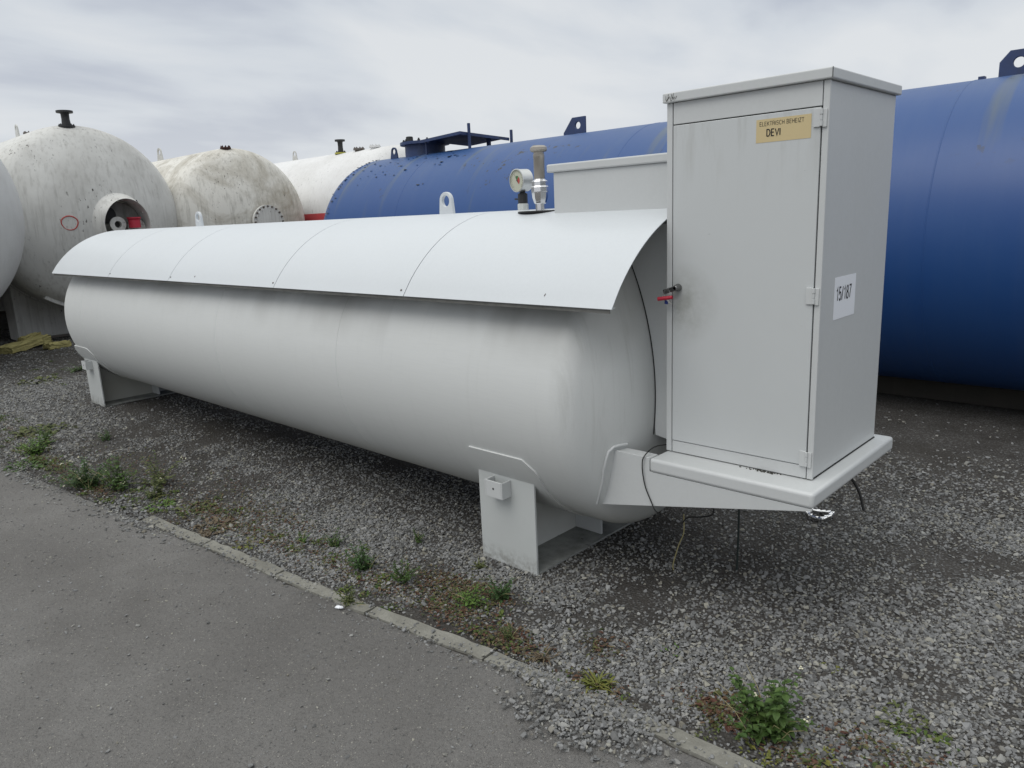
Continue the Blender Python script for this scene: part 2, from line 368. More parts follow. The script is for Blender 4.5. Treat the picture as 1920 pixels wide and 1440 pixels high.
KX = [-40, -9, -6.47, -5.5, -4.16, -2.62, -1.756, -1.118, -.9, .6, 6, 30]
KY = [-2.2, .95, 1.211, 1.295, 1.449, 1.603, 1.719, 1.765, 1.775, 1.84, 2.0, 2.6]
def kerb_y(x): return np.interp(x, KX, KY)

# ------------------------------------------------------------------ ground
def mk_soil():
    M = Mat('gravelly_soil')
    v = M.n('ShaderNodeTexVoronoi'); v.inputs['Scale'].default_value = 75; v.inputs['Randomness'].default_value = 1; M.l(M.tc.outputs['Object'], v.inputs['Vector'])
    big = M.noise(sc=.55, det=6, rough=.6); mid = M.noise(sc=3.2, det=5, rough=.7); fine = M.noise(sc=90, det=3, rough=.7)
    soil = M.mixc(M.ramp(mid, .3, .7), (.034, .031, .028), (.066, .062, .057))
    cell = M.mixc(v.outputs['Color'], (.06, .06, .06), (.24, .24, .24))
    hsv = M.n('ShaderNodeHueSaturation'); hsv.inputs['Saturation'].default_value = .08; M.l(cell, hsv.inputs['Color'])
    edge = M.ramp(v.outputs['Distance'], .25, .55, 1, 0)
    f = M.math('MULTIPLY', M.ramp(mid, .38, .62, .25, .85), edge); c = M.mixc(f, soil, hsv.outputs[0])
    c = M.mixc(M.ramp(fine, .4, .8, 0, .4), c, (.14, .13, .12))
    c = M.mixc(M.ramp(big, .5, .68, 0, .5), c, (.055, .049, .04))
    h = M.math('ADD', M.math('MULTIPLY', edge, .6), fine); M.bump(h, .7, .012)
    return M.done(c, .92, 0, .2)
M_soil = mk_soil()
def mk_asph():
    M = Mat('worn_asphalt')
    v = M.n('ShaderNodeTexVoronoi'); v.inputs['Scale'].default_value = 190; M.l(M.tc.outputs['Object'], v.inputs['Vector'])
    big = M.noise(sc=.9, det=5, rough=.55, dist=.4, loc=(1.3, .4, 0)); mid = M.noise(sc=5, det=5); fine = M.noise(sc=240, det=3, rough=.7)
    c = M.mixc(M.ramp(big, .34, .62), (.118, .114, .110), (.192, .188, .182))
    c = M.mixc(M.ramp(mid, .35, .75, 0, .45), c, (.10, .096, .092))
    st = M.noise(sc=.75, det=3, loc=(5.1, 2.2, 0)); c = M.mixc(M.ramp(st, .5, .66, 0, .6), c, (.078, .074, .071))   # old oil stains
    sepc = M.n('ShaderNodeSeparateColor'); M.l(v.outputs['Color'], sepc.inputs[0])
    v2 = M.n('ShaderNodeTexVoronoi'); v2.inputs['Scale'].default_value = 105; M.l(M.tc.outputs['Object'], v2.inputs['Vector']); s2_ = M.n('ShaderNodeSeparateColor'); M.l(v2.outputs['Color'], s2_.inputs[0])
    wob = M.noise(sc=26, det=3, rough=.7)
    sp1 = M.math('MULTIPLY', M.ramp(sepc.outputs[0], .70, .84), M.ramp(v.outputs['Distance'], .36, .24)); sp2 = M.math('MULTIPLY', M.ramp(s2_.outputs[0], .86, .9), M.ramp(v2.outputs['Distance'], .34, .26))
    spk = M.math('MULTIPLY', M.math('MAXIMUM', sp1, sp2), M.ramp(wob, .38, .6, .15, 1)); c = M.mixc(M.math('MULTIPLY', spk, .85), c, (.40, .385, .34))
    dk = M.math('MULTIPLY', M.ramp(sepc.outputs[1], .7, .8), M.ramp(v.outputs['Distance'], .5, .35)); c = M.mixc(M.math('MULTIPLY', dk, .55), c, (.05, .048, .046))
    c = M.mixc(M.ramp(fine, .3, .75, 0, .5), c, (.21, .2, .19)); gr2 = M.noise(sc=110, det=4, rough=.8, loc=(2, 2, 0)); c = M.mixc(M.ramp(gr2, .5, .68, 0, .55), c, (.055, .053, .051))
    h = M.math('ADD', M.math('MULTIPLY', M.ramp(v.outputs['Distance'], 0, .5, 1, 0), .5), fine); M.bump(h, .8, .006)
    return M.done(c, M.ramp(big, .3, .6, .72, .88), 0, .3)
M_asph = mk_asph()
def mk_conc():
    M = Mat('weathered_concrete'); n = M.noise(sc=6, det=6, rough=.7); f = M.noise(sc=130, det=3)
    c = M.mixc(M.ramp(n, .35, .7), (.27, .265, .235), (.16, .155, .135)); c = M.mixc(M.ramp(f, .35, .75, 0, .35), c, (.1, .1, .09))
    M.bump(M.math('ADD', n, f), .5, .004); return M.done(c, .9, 0, .2)
M_conc = mk_conc()

mb = MB(); mb.add([(-400, -200, 0), (400, -200, 0), (400, 600, 0), (-400, 600, 0)], [(0, 1, 2, 3)])
# the yard: one sheet reaching the horizon, gently uneven in the middle
g = bpy.data.meshes.new('ground')
gx = np.concatenate([[-400, -60], np.arange(-18, 8.01, .1), [60, 400]]); gy = np.concatenate([[-200, -20], np.arange(-2, 12.01, .1), [60, 600]])
X, Y = np.meshgrid(gx, gy); inside = (X > -18) & (X < 8) & (Y > -2) & (Y < 12)
below = (Y < kerb_y(X)+.12)
Z = np.where(inside & ~below, (fbm(X, Y, .9, 3)-.5)*.018, 0)
Z = np.where(np.abs(X+4.5) < 4, np.where((Y > 2.2) & (Y < 3.5), np.minimum(Z, 0), Z), Z)
V = np.stack([X, Y, Z], -1).reshape(-1, 3); nx, ny = len(gx), len(gy)
F = [(j*nx+i, j*nx+i+1, (j+1)*nx+i+1, (j+1)*nx+i) for j in range(ny-1) for i in range(nx-1)]
g.from_pydata(V.tolist(), [], F); g.materials.append(M_soil); g.shade_smooth()
go = bpy.data.objects.new('ground', g); COL.objects.link(go); tag(go, kind='structure')

# road sheet with a crumbled edge against the kerb
xs = np.concatenate([[-40, -20], np.arange(-14, 6.001, .025), [12, 30]])
edge = kerb_y(xs)-.035+(vnoise(xs, xs*0, .13, 5)-.5)*.022+(vnoise(xs, xs*0, .04, 9)-.5)*.012
mb = MB(); mb.sheet([(x, -40, .004) for x in xs], [(x, e_, .004) for x, e_ in zip(xs, edge)])
ro = mb.build('road', M_asph, smooth=0, base=(0, 0, 0)); tag(ro, kind='structure')
# kerb stones, flush with the road, worn, gaps between them
mb = MB(); x = -4.3; k = 0
while x < 4.0:
    ln = .62; x1 = x+ln-.012; n = 24
    top = []
    for i in range(n+1):
        xx = x+(x1-x)*i/n; yy = float(kerb_y(xx)); w0 = .033+(float(vnoise(xx, 1., .05, 2))-.5)*.016
        w1 = .036+(float(vnoise(xx, 5., .06, 4))-.5)*.012; top.append((xx, yy, w0, w1))
    tilt = random.uniform(-.004, .004); vs = []; fs = []
    for xx, yy, w0, w1 in top: vs += [(xx, yy-w0, -.03), (xx, yy-w0+.004, .012+tilt), (xx, yy+w1-.004, .014-tilt), (xx, yy+w1, -.03)]
    for i in range(n):
        for q in range(3): fs.append((i*4+q, i*4+q+1, (i+1)*4+q+1, (i+1)*4+q))
    fs += [(0, 1, 2, 3), (n*4+3, n*4+2, n*4+1, n*4)]
    mb.add(vs, fs); x += ln
ke = mb.build('kerb', M_conc, smooth=50, base=(0, 0, 0)); tag(ke, kind='structure')

# ------------------------------------------------------------------ gravel stones
def stone_field():
    px = []; 
    def put(x0, x1, y0, y1, dens, smin, smax, fn, zoff=0.):
        n = int((x1-x0)*(y1-y0)*dens); x = rng.uniform(x0, x1, n); y = rng.uniform(y0, y1, n)
        keep = rng.random(n) < fn(x, y); x, y = x[keep], y[keep]; s = (smin+smax)*.5*np.clip(np.exp(rng.normal(-.42, .33, len(x))), .35, 1.9)
        px.append(np.stack([x, y, s, np.full(len(x), zoff)], 1))
    def base(x, y):
        ky = kerb_y(x); n = fbm(x, y, .8, 1); n2 = fbm(x, y, .28, 21)
        d = np.clip((n*.65+n2*.35-.36)/.16, .08, 1.)
        ut = np.exp(-((np.maximum(np.abs(y-3.3)-.8, 0))/.25)**2)*(x > -7.9)*np.clip((-.6-x)/.8, 0, 1); d = d*(1-.72*ut)                       # thinner cover below the tank
        # bare soil patches seen right of the cabinet and ahead of the far saddle
        for cx, cy, rx, ry, a in ((-1.3, 5.5, 2.2, 1.1, .98), (-.62, 2.55, .28, .16, .7), (-6.6, 2.3, .7, .4, .55), (-10.5, 3.1, 1.8, 1.0, .9), (-1.6, 3.2, .9, .45, .5), (-.2, 3.2, .3, .2, .5)):
            d = d*(1-a*np.exp(-((x-cx)/rx)**2-((y-cy)/ry)**2))
        edge_f = np.clip((y-ky-.03)/.1, 0, 1)
        tr = np.exp(-((y-ky-.22)/.12)**2)*.25
        d = d*np.where(x > -6.5, np.clip((6.1-y)/1.3, .02, 1), 1)      # hardly any loose stone in the shelter of the blue tank
        return np.clip((d+tr)*edge_f, 0, 1)
    put(-5.2, 2.2, 1.3, 4.2, 15500, .0062, .0105, base)
    put(-5.2, 2.2, 4.2, 7.0, 5600, .007, .012, base)
    put(-9.5, -5.2, 1.0, 5.2, 7000, .007, .012, base)
    put(-16, -9.5, .8, 5.2, 1800, .008, .015, base)
    put(2.2, 5, 1.9, 5, 1200, .007, .013, base)
    # scattered on the kerb
    put(-9.5, 4, .8, 2.2, 2600, .004, .009, lambda x, y: (np.abs(y-kerb_y(x)) < .05)*np.clip((fbm(x, y, .35, 31)-.33)/.14, .15, 1), .012)
    put(-1.78, -1.12, 1.6, 1.9, 16000, .006, .009, lambda x, y: (np.abs(y-kerb_y(x)) < .055)*np.clip((x+1.78)/.2, 0, 1)*np.clip((-1.1-x)/.1, 0, 1), .012)
    # crumbs gathered along the road edge
    put(-12, 4, .5, 2.1, 4200, .0035, .0085, lambda x, y: np.exp(-((kerb_y(x)-.055-y)/.03)**2)*np.clip((fbm(x, y, .3, 41)-.3)/.2, .15, 1)*.8, .004)
    # spill over the road: at the far left bend and beside the big weed
    def spill(x, y):
        a = np.exp(-((x+4.45)/.42)**2-((y-1.40)/.11)**2); b = np.exp(-((x+1.34)/.25)**2-((y-(1.66+.1*(x+1.34)))/.12)**2)*1.5
        c_ = np.exp(-((x+6.2)/1.0)**2-((y-1.2)/.07)**2)*.7
        return np.clip((a*1.3+b+c_)*(fbm(x, y, .2, 51)+.35)-.12, 0, 1)
    put(-7.5, -.7, 1.05, 1.95, 6000, .006, .0115, spill, .005)
    put(-1.8, -.8, 1.4, 1.8, 15000, .0065, .010, lambda x, y: spill(x, y)*np.exp(-((x+1.3)/.3)**2), .016)
    # loose stones on the road
    put(-8, 1.5, -.6, 1.75, 420, .003, .0085, lambda x, y: (y < kerb_y(x)-.05)*np.clip(.35+.9*np.exp(-(kerb_y(x)-y)/.4), 0, 1), .004)
    put(-5, 1.0, -.6, 1.75, 2600, .0014, .0032, lambda x, y: (y < kerb_y(x)-.05)*np.clip(.35+.6*fbm(x, y, .5, 61), 0, 1), .004)
    A = np.concatenate(px); return A
A = stone_field()
print('stones', len(A))
zg = np.where(A[:, 1] > kerb_y(A[:, 0])+.12, (fbm(A[:, 0], A[:, 1], .9, 3)-.5)*.018, 0)
zg = np.where((np.abs(A[:, 0]+4.5) < 4) & (A[:, 1] > 2.2) & (A[:, 1] < 3.5), np.minimum(zg, 0), zg)
me = bpy.data.meshes.new('gravel'); me.vertices.add(len(A))
me.vertices.foreach_set('co', np.stack([A[:, 0], A[:, 1], zg+A[:, 3]+A[:, 2]*rng.uniform(.1, .55, len(A))], 1).astype(np.float32).ravel())
a = me.attributes.new('sc', 'FLOAT', 'POINT'); a.data.foreach_set('value', A[:, 2].astype(np.float32))
a = me.attributes.new('pick', 'INT', 'POINT'); a.data.foreach_set('value', rng.integers(0, 8, len(A)).astype(np.int32))
a = me.attributes.new('rot', 'FLOAT_VECTOR', 'POINT'); a.data.foreach_set('vector', np.stack([rng.normal(0, .35, len(A)), rng.normal(0, .35, len(A)), rng.uniform(0, 6.28, len(A))], 1).astype(np.float32).ravel())
def mk_stone():
    M = Mat('crushed_stone'); oi = M.n('ShaderNodeObjectInfo'); cr = M.n('ShaderNodeValToRGB'); M.l(oi.outputs['Random'], cr.inputs[0])
    E_ = cr.color_ramp; E_.interpolation = 'LINEAR'; E_.elements[0].color = (.095, .095, .093, 1); E_.elements[1].color = (.34, .342, .338, 1)
    for p, c in ((.2, (.14, .142, .142)), (.45, (.195, .198, .20)), (.7, (.26, .263, .266)), (.82, (.19, .178, .145)), (.9, (.285, .287, .286)), (.96, (.32, .31, .26))):
        E_.elements.new(p).color = (*c, 1)
    n = M.noise(sc=60, det=3); c = M.mixc(M.ramp(n, .35, .7, 0, .35), cr.outputs[0], (.12, .115, .105)); return M.done(c, .8, 0, .3)
M_stone = mk_stone()
gr = bpy.data.objects.new('gravel', me); COL.objects.link(gr); tag(gr, 'loose grey crushed gravel spread over the yard and spilling onto the road edge', 'gravel', kind='stuff')
ng = bpy.data.node_groups.new('gravel_stones', 'GeometryNodeTree')
ng.interface.new_socket('Geometry', in_out='INPUT', socket_type='NodeSocketGeometry'); ng.interface.new_socket('Geometry', in_out='OUTPUT', socket_type='NodeSocketGeometry')
gN = ng.nodes.new; gL = ng.links.new; gi = gN('NodeGroupInput'); gout = gN('NodeGroupOutput')
g2i = gN('GeometryNodeGeometryToInstance')
for s in range(8):
    ml = gN('GeometryNodeMeshLine'); ml.inputs['Count'].default_value = 15
    rv = gN('FunctionNodeRandomValue'); rv.data_type = 'FLOAT_VECTOR'; rv.inputs['Min'].default_value = (-1, -.85, -.62); rv.inputs['Max'].default_value = (1, .85, .62); rv.inputs['Seed'].default_value = s*7+3
    sp = gN('GeometryNodeSetPosition'); gL(ml.outputs[0], sp.inputs['Geometry'])
    # pull the corners in so the hulls read as broken stone
    nm = gN('ShaderNodeVectorMath'); nm.operation = 'NORMALIZE'; gL(rv.outputs[0], nm.inputs[0])
    mx = gN('ShaderNodeVectorMath'); mx.operation = 'ADD'; gL(nm.outputs[0], mx.inputs[0]); gL(rv.outputs[0], mx.inputs[1])
    scl = gN('ShaderNodeVectorMath'); scl.operation = 'MULTIPLY'; scl.inputs[1].default_value = (.62, .52, .4); gL(mx.outputs[0], scl.inputs[0])
    gL(scl.outputs[0], sp.inputs['Position']); ch = gN('GeometryNodeConvexHull'); gL(sp.outputs[0], ch.inputs[0])
    sm = gN('GeometryNodeSetMaterial'); sm.inputs['Material'].default_value = M_stone; gL(ch.outputs[0], sm.inputs[0])
    ss = gN('GeometryNodeSetShadeSmooth'); ss.inputs['Shade Smooth'].default_value = False; gL(sm.outputs[0], ss.inputs[0])
    gL(ss.outputs[0], g2i.inputs[0])
iop = gN('GeometryNodeInstanceOnPoints'); gL(gi.outputs[0], iop.inputs['Points']); gL(g2i.outputs[0], iop.inputs['Instance']); iop.inputs['Pick Instance'].default_value = True
def na(nm_, t):
    x = gN('GeometryNodeInputNamedAttribute'); x.data_type = t; x.inputs['Name'].default_value = nm_; return x.outputs['Attribute']
gL(na('pick', 'INT'), iop.inputs['Instance Index']); gL(na('rot', 'FLOAT_VECTOR'), iop.inputs['Rotation'])
gL(na('sc', 'FLOAT'), iop.inputs['Scale']); gL(iop.outputs[0], gout.inputs[0])
md = gr.modifiers.new('stones', 'NODES'); md.node_group = ng

# ------------------------------------------------------------------ main tank
T = (.6625, 2.85, .828, -7.835, -1.911)
R0, YC, ZC = T[:3]
tank = thing('storage_tank', (-4.9, YC, 0), 'long light grey tank in front with pale curved sunshade and two steel saddles', 'tank')
# shader of the barrel reads positions relative to this base: x from -2.9 to +3.3
M_tank.node_tree.nodes  # (object space starts at the base)
sh = shell('shell', T, M_tank, tank, seams=(-7.4, -4.8, -3.4), n=200)
def saddle(xl):
    xr = xl+.35; y0 = 2.31; y1 = 2*YC-y0; zt = .476; xw = xl+.15
    mb = MB(); cradle_web(mb, T, xw, .012, YC-y0-.008, .012, .004)
    s = mb.build('saddle', M_tank, tank, smooth=0)
    for yy in (y0, y1): mb = MB(); mb.box(xl, xr, yy-.006, yy+.006, 0, zt); mb.build('end_plate', M_sad, s, smooth=0, bevel=.002)
    mb = MB(); mb.box(xl+.001, xr-.001, y0+.008, y1-.008, .002, .012); mb.build('base_plate', M_base, s, smooth=0)
    mb = MB()
    for yy in (YC-.02, YC+.4, YC-.4)[:1]:
        mb.prism([(xw+.008, .014), (xr-.03, .014), (xr-.03, .1), (xr-.02, .13), (xw+.008, .17)], 1, yy-.006, yy+.006)
    mb.build('stiffener', M_cab, s, smooth=0)
    mb = MB(); arc_pad(mb, T, xl-.04, xr+.06, -1.18, 1.18, .007, .06, 60); mb.build('wear_pad', M_tank, s, smooth=30)
    # square socket bracket on the outer plate
    for sy in (-1, 1):
        yo = (y0-.006) if sy < 0 else (y1+.006); f = sy
        mb = MB(); bx0, bx1, bz0, bz1, dd = xl+.1, xl+.21, .352, .43, .06; t = .007
        ys = sorted((yo, yo+f*dd))
        mb.box(bx0, bx0+t, ys[0], ys[1], bz0, bz1); mb.box(bx1-t, bx1, ys[0], ys[1], bz0, bz1)
        yf = sorted((yo+f*dd, yo+f*(dd-t))); mb.box(bx0+t+.0005, bx1-t-.0005, yf[0], yf[1], bz0, bz1)
        mb.box(bx0+t+.0005, bx1-t-.0005, ys[0]+.008, ys[1]-.008, bz0, bz0+t)
        b = mb.build('socket_bracket', M_cab, s, smooth=0, bevel=.0015)
        mb = MB(); mb.cyl((xl+.155, yo+f*(dd-.001), .395), (xl+.155, yo+f*(dd+.0015), .395), .005, 12); mb.build('bolt_hole', M_dark, s)
    return s
saddle(-2.46); saddle(-7.9)

# sunshade: sheets bent over the tank
def crom(P, n=5):
    out_ = []; P = [Vector((a, b)) for a, b in P]; Q = [P[0]*2-P[1]]+P+[P[-1]*2-P[-2]]
    for i in range(1, len(Q)-2):
        for k in range(n):
            t = k/n; a, b, c_, d = Q[i-1:i+3]
            out_.append(.5*((2*b)+(-a+c_)*t+(2*a-5*b+4*c_-d)*t*t+(-a+3*b-3*c_+d)*t**3))
    out_.append(P[-1]); return out_
half = [(YC-.80*math.sin(a), ZC+.80*math.cos(a)-.006) for a in [rad(57.2-57.2*i/9) for i in range(10)]]
cp = crom(half+[(2*YC-y, z) for y, z in reversed(half[:-1])])
def top_z(y): return float(np.interp(y, [q[0] for q in cp], [q[1] for q in cp]))
nrm = []
for i in range(len(cp)):
    t = (cp[min(i+1, len(cp)-1)]-cp[max(i-1, 0)]).normalized(); nrm.append(Vector((t[1], -t[0])))
kx = [-7.98, -6.546, -5.387, -3.945, -2.768, -1.586]
for i in range(5):
    x0, x1 = kx[i]+(.0024 if i else 0), kx[i+1]-(.0024 if i < 4 else 0)
    outer = list(cp); inner = [q+n_*.003 for q, n_ in zip(cp, nrm)]
    lipL = [Vector((cp[0][0]+.028, cp[0][1]+.004)), Vector((cp[0][0]+.001, cp[0][1]-.0008))]
    lipR = [Vector((2*YC-q[0], q[1])) for q in reversed(lipL)]
    poly = outer+lipR+list(reversed(inner))+lipL
    vs = [(x0, q[0], q[1]) for q in poly]+[(x1, q[0], q[1]) for q in poly]; n = len(poly); no = len(outer)
    fs = [(j, (j+1) % n, (j+1) % n+n, j+n) for j in range(n)]
    # end caps as quads between outer and inner
    for o_ in (0, n):
        for j in range(no-1): fs.append((o_+j, o_+j+1, o_+n-2-j-1-0, o_+n-2-j) if False else (o_+j, o_+j+1, o_+(no+2+no-1-(j+1)), o_+(no+2+no-1-j)))
        fs.append((o_+0, o_+no+2+no-1, o_+n-2, o_+n-1)); fs.append((o_+no-1, o_+no, o_+no+1, o_+no+2))
    mb = MB(); mb.add(vs, fs); mb.build('sunshade_panel', M_shade, tank, smooth=25)
for sy in (-1, 1):    # thin strip coloured dark, added just under the lower border of the sheets
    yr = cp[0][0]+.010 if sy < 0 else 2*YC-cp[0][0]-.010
    mb = MB(); mb.box(-7.96, -1.60, yr-.002, yr+.002, cp[0][1]-.017, cp[0][1]+.0015); mb.build('edge_strip', M_edge_strip, tank, smooth=0)
# rivet heads and small marks at the joints, on the lower border
for xx in (-6.525, -5.367, -3.97, -2.80):
    for yy in (2.195,):
        zz_ = top_z(yy); mb = MB(); mb.rev([(0, .0055), (.003, .004), (.004, .0001)], (xx, yy-.001, zz_), (0, -.85, .5), 10); mb.build('rivet', M_rusty, tank)
for xx in (-5.0, -1.92): # little scratches on the sheet
    yy = 2.2; mb = MB(); mb.tube([(xx, yy-.002, top_z(yy)+.001), (xx+.001, yy+.006, top_z(yy+.006)+.001)], .0016, 5); mb.build('rivet', M_rusty, tank)
for xx in np.arange(-7.0, -2.0, .9):   # flat ribs that hold the sheets off the tank
    poly = [(q+n_*.006) for q, n_ in zip(cp[3:-3], nrm[3:-3])]; inn = [(q+n_*.03) for q, n_ in zip(cp[3:-3], nrm[3:-3])]
    mb = MB(); vs = []; nn = len(poly)
    for s_ in (-.002, .002): vs += [(xx+s_, a[0], a[1]) for a in poly]+[(xx+s_, a[0], a[1]) for a in inn]
    fs = [(j, j+1, nn+j+1, nn+j) for j in range(nn-1)]+[(2*nn+j, 3*nn+j, 3*nn+j+1, 2*nn+j+1) for j in range(nn-1)]+[(j, 2*nn+j, 2*nn+j+1, j+1) for j in range(nn-1)]+[(nn+j, nn+j+1, 3*nn+j+1, 3*nn+j) for j in range(nn-1)]
    mb.add(vs, fs)
    for sy in (-1, 1): 
        mb.box(xx-.01, xx+.01, YC+sy*.5-.01, YC+sy*.5+.01, ZC+math.sqrt(R0**2-.25)-.02, top_z(YC+sy*.5)-.02)
    mb.build('support_rib', M_cab, tank, smooth=0)
# lifting eyes through the sheet
for xx in (-3.155, -6.2):
    mb = MB(); lug_mb(mb, (xx, YC-.02, 1.47), .115, .268, .03, .02); mb.build('lifting_lug', M_white3 if False else M_shade, tank, smooth=40, bevel=.002)
# black ring standing in for the dark opening around the relief valve
mb = MB(); mb.rev([(0, .14), (.006, .14), (.008, .132), (.006, .06)], (-2.40, 2.79, 1.607), (0, 0, 1), 32, cap=False); mb.build('dark_opening_ring', M_black, tank)
# relief valve
vx, vy = -2.415, 2.76
mb = MB(); mb.rev([(-.1, .023), (.045, .023), (.05, .029), (.075, .037), (.10, .039)], (vx, vy, 1.6), (0, 0, 1), 8)
mb.rev([(.10, .041), (.123, .041), (.128, .037), (.15, .037), (.157, .026), (.162, .026)], (vx, vy, 1.6), (0, 0, 1), 8)
v = mb.build('relief_valve', M_chrome, tank, smooth=20, bevel=.0015)
mb = MB(); mb.rev([(.16, .0255), (.25, .0255), (.252, .0265), (.27, .0265), (.272, .0245), (.289, .0245)], (vx, vy, 1.6), (0, 0, 1), 24); mb.build('outlet_pipe', M_steel, v)
mb = MB(); mb.rev([(.285, .024), (.283, .035), (.290, .040), (.302, .039), (.310, .029), (.313, .001)], (vx, vy, 1.6), (0, 0, 1), 28); mb.build('rain_cap', M_steel, v)
# pressure gauge
gx_, gy_ = -2.60, 2.84; gc = Vector((gx_, gy_, 1.765))
mb = MB(); mb.rev([(0, .022), (.03, .022), (.03, .027), (.075, .027), (.08, .02)], (gx_, gy_, 1.575), (0, 0, 1), 8); st_ = mb.build('gauge_stem', M_galv, tank, smooth=20)
mb = MB(); mb.rev([(0, .024), (.045, .024), (.05, .014), (.085, .014)], (gx_, gy_, 1.655), (0, 0, 1), 8); mb.tube([(gx_-.02, gy_, 1.675), (gx_-.045, gy_-.01, 1.677)], .004, 6); mb.build('stem_nut', M_dark, st_, smooth=20)
gd = Vector((math.sin(rad(-8)), -math.cos(rad(-8)), -.02)).normalized()   # the dial looks along -Y
bc = gc-gd*.03
mb = MB(); mb.rev([(0, .05), (.002, .054), (.058, .054), (.06, .056), (.066, .056), (.067, .0515), (.060, .051), (.0595, .0001)], bc, gd, 48, cap=False); mb.add([bc+Vector((0, 0, 0))], []); ga = mb.build('pressure_gauge', M_galv, tank)
M_galv2 = Mat('brushed_gauge_steel').done((.62, .63, .63), .3, .8); ga.data.materials[0] = M_galv2
mb = MB(); mb.rev([(0, .0505), (.0012, .0505)], bc+gd*.0603, gd, 40); mb.build('dial', M_dial, ga)
gu = Vector((0, 0, 1)); gr_ = gu.cross(gd).normalized()*1; gu = gd.cross(gr_).normalized()
def dialpt(r, a, o): return bc+gd*(.0618+o)+gr_*(r*math.sin(a))+gu*(r*math.cos(a))
def wedge(a0, a1, r0, r1, o, n=10):
    mb = MB(); A_ = [dialpt(r0, a0+(a1-a0)*i/n, o) for i in range(n+1)]; B_ = [dialpt(r1, a0+(a1-a0)*i/n, o) for i in range(n+1)]; mb.sheet(A_, B_); return mb
wedge(-.5, .5, .003, .022, .0003).build('green_sector', M_green, ga); wedge(.6, 2.6, .003, .021, .0004).build('red_sector', M_redp, ga)
mb = MB()
for i in range(27):
    a = rad(-135+270*i/26); w_ = .0006; r0 = .040 if i % 5 else .036; p = dialpt(r0, a, .0004); q = dialpt(.0455, a, .0004); s_ = (q-p).cross(gd).normalized()*w_
    mb.add([p-s_, p+s_, q+s_, q-s_], [(0, 1, 2, 3)])
mb.build('dial_ticks', M_ink, ga)
mb = MB(); p = dialpt(-.012, -.55, .0015); q = dialpt(.036, -.55, .0015); s_ = (q-p).cross(gd).normalized()*.0013; mb.add([p-s_, p+s_, q+s_*.3, q-s_*.3], [(0, 1, 2, 3)]); mb.rev([(0, .003), (.002, .003)], dialpt(0, 0, .0005), gd, 12); mb.build('needle', M_ink, ga)
# box over the fittings, behind the cabinet
hb = MB(); by0, by1, bx0 = 2.66, 3.2, -2.245
hb.box(bx0, -1.60, by0, by1, 1.585, 1.776); hbo = hb.build('fittings_box', M_cab, tank, smooth=0, bevel=.003)
mb = MB(); mb.box(bx0-.03, -1.60, by0-.012, by1+.012, 1.7765, 1.812); mb.build('box_lid', M_cab, hbo, smooth=0, bevel=.006)
# cover sheet beside the dished end, cut to its curve
poly = []
h = head(R0)
def head_x(y, z):
    rr = math.hypot(y-YC, z-ZC); ds = [d for d, r in h]; rs = [r for d, r in h]
    return T[4]+float(np.interp(-rr, [-r for r in rs], ds))
yp = 2.62
zsP = np.linspace(.665, 1.54, 24)
left = [(-1.78 if z > 1.38 else head_x(yp, z)+.006, z) for z in zsP]
left = [(max(head_x(yp, min(z, 1.46))+.005, -1.9), z) for z in zsP]
poly = [(-1.53, .64), (left[0][0]+.008, .665)]+left[1:]+[(-1.53, 1.54)]
mb = MB(); mb.prism(poly, 1, yp-.002, yp+.002)
cv = mb.build('end_cover_sheet', M_cab, tank, smooth=0)
mb = MB(); mb.tube([(x-.002, yp-.003, z) for x, z in left], .0022, 6); mb.build('edge_seal', M_gap, cv)

# platform on two arms
SX0, SX1, SY0, SY1, SZ = -1.582, -.929, 2.408, 3.234, .637
mb = MB(); mb.box(SX0, SX1, SY0, SY1, SZ-.0575, SZ); pf = mb.build('platform', M_cab, tank, smooth=40, bevel=.013, seg=4)
for sy, ya in ((1, 2.413), (-1, 2*2.821-2.423)):
    ys = (ya, ya+.01)
    xa = head_x(ya+.005, .45)
    poly = [(-1.86, .376), (-.935, .572), (-.935, .5795), (SX0-.001, .5795), (SX0-.001, .637), (-1.76, .637)]
    arm = MB(); arm.prism(poly, 1, ys[0], ys[1]); a_ = arm.build('arm', M_cab, tank, smooth=0, bevel=.001)
    mb = MB(); yy = sorted((ya+.0105*sy if sy > 0 else ya, ya+.06*sy)); mb.box(-1.755, SX0-.001, yy[0], yy[1], .627, .6365); mb.build('flange', M_cab, a_, smooth=0, bevel=.001)
    pts = [(-1.832, 2.393, .390), (-1.804, 2.379, .457), (-1.789, 2.378, .507), (-1.78, 2.373, .552), (-1.768, 2.376, .602), (-1.76, 2.383, .636), (-1.749, 2.405, .654), (-1.738, 2.435, .656), (-1.728, 2.468, .654)]
    if sy < 0: pts = [(x, 2*YC-y, z) for x, y, z in pts]
    mb = MB(); mb.tube(pts, .0065, 8); mb.build('doubler_edge', M_cab, a_)

# ------------------------------------------------------------------ cabinet
X0, X1, Y0, Y1, Z0, Z1 = -1.578, -.983, 2.529, 3.173, SZ, 1.9746
cab = thing('control_cabinet', ((X0+X1)/2, (Y0+Y1)/2, Z0), 'tall light grey steel cabinet with one door, standing on the platform', 'cabinet')
mb = MB(); mb.box(X0+.004, X1-.004, Y0+.012, Y1, Z0+.004, Z1-.001); body = mb.build('body', M_cab, cab, smooth=0, bevel=.003)
mb = MB(); mb.box(X0+.002, X1-.002, Y0+.010, Y1+.002, Z0+.0005, Z0+.0035); mb.build('base_gap', M_gap, cab, smooth=0)
DX0, DX1, DZ0, DZ1 = -1.550, -1.008, .690, 1.894
fy0, fy1 = Y0, Y0+.011
mb = MB()
mb.box(X0, DX0-.0045, fy0, fy1, Z0+.004, Z1-.001)                 # left post
mb.box(DX1+.004, X1, fy0, fy1, Z0+.004, Z1-.001)                 # right post
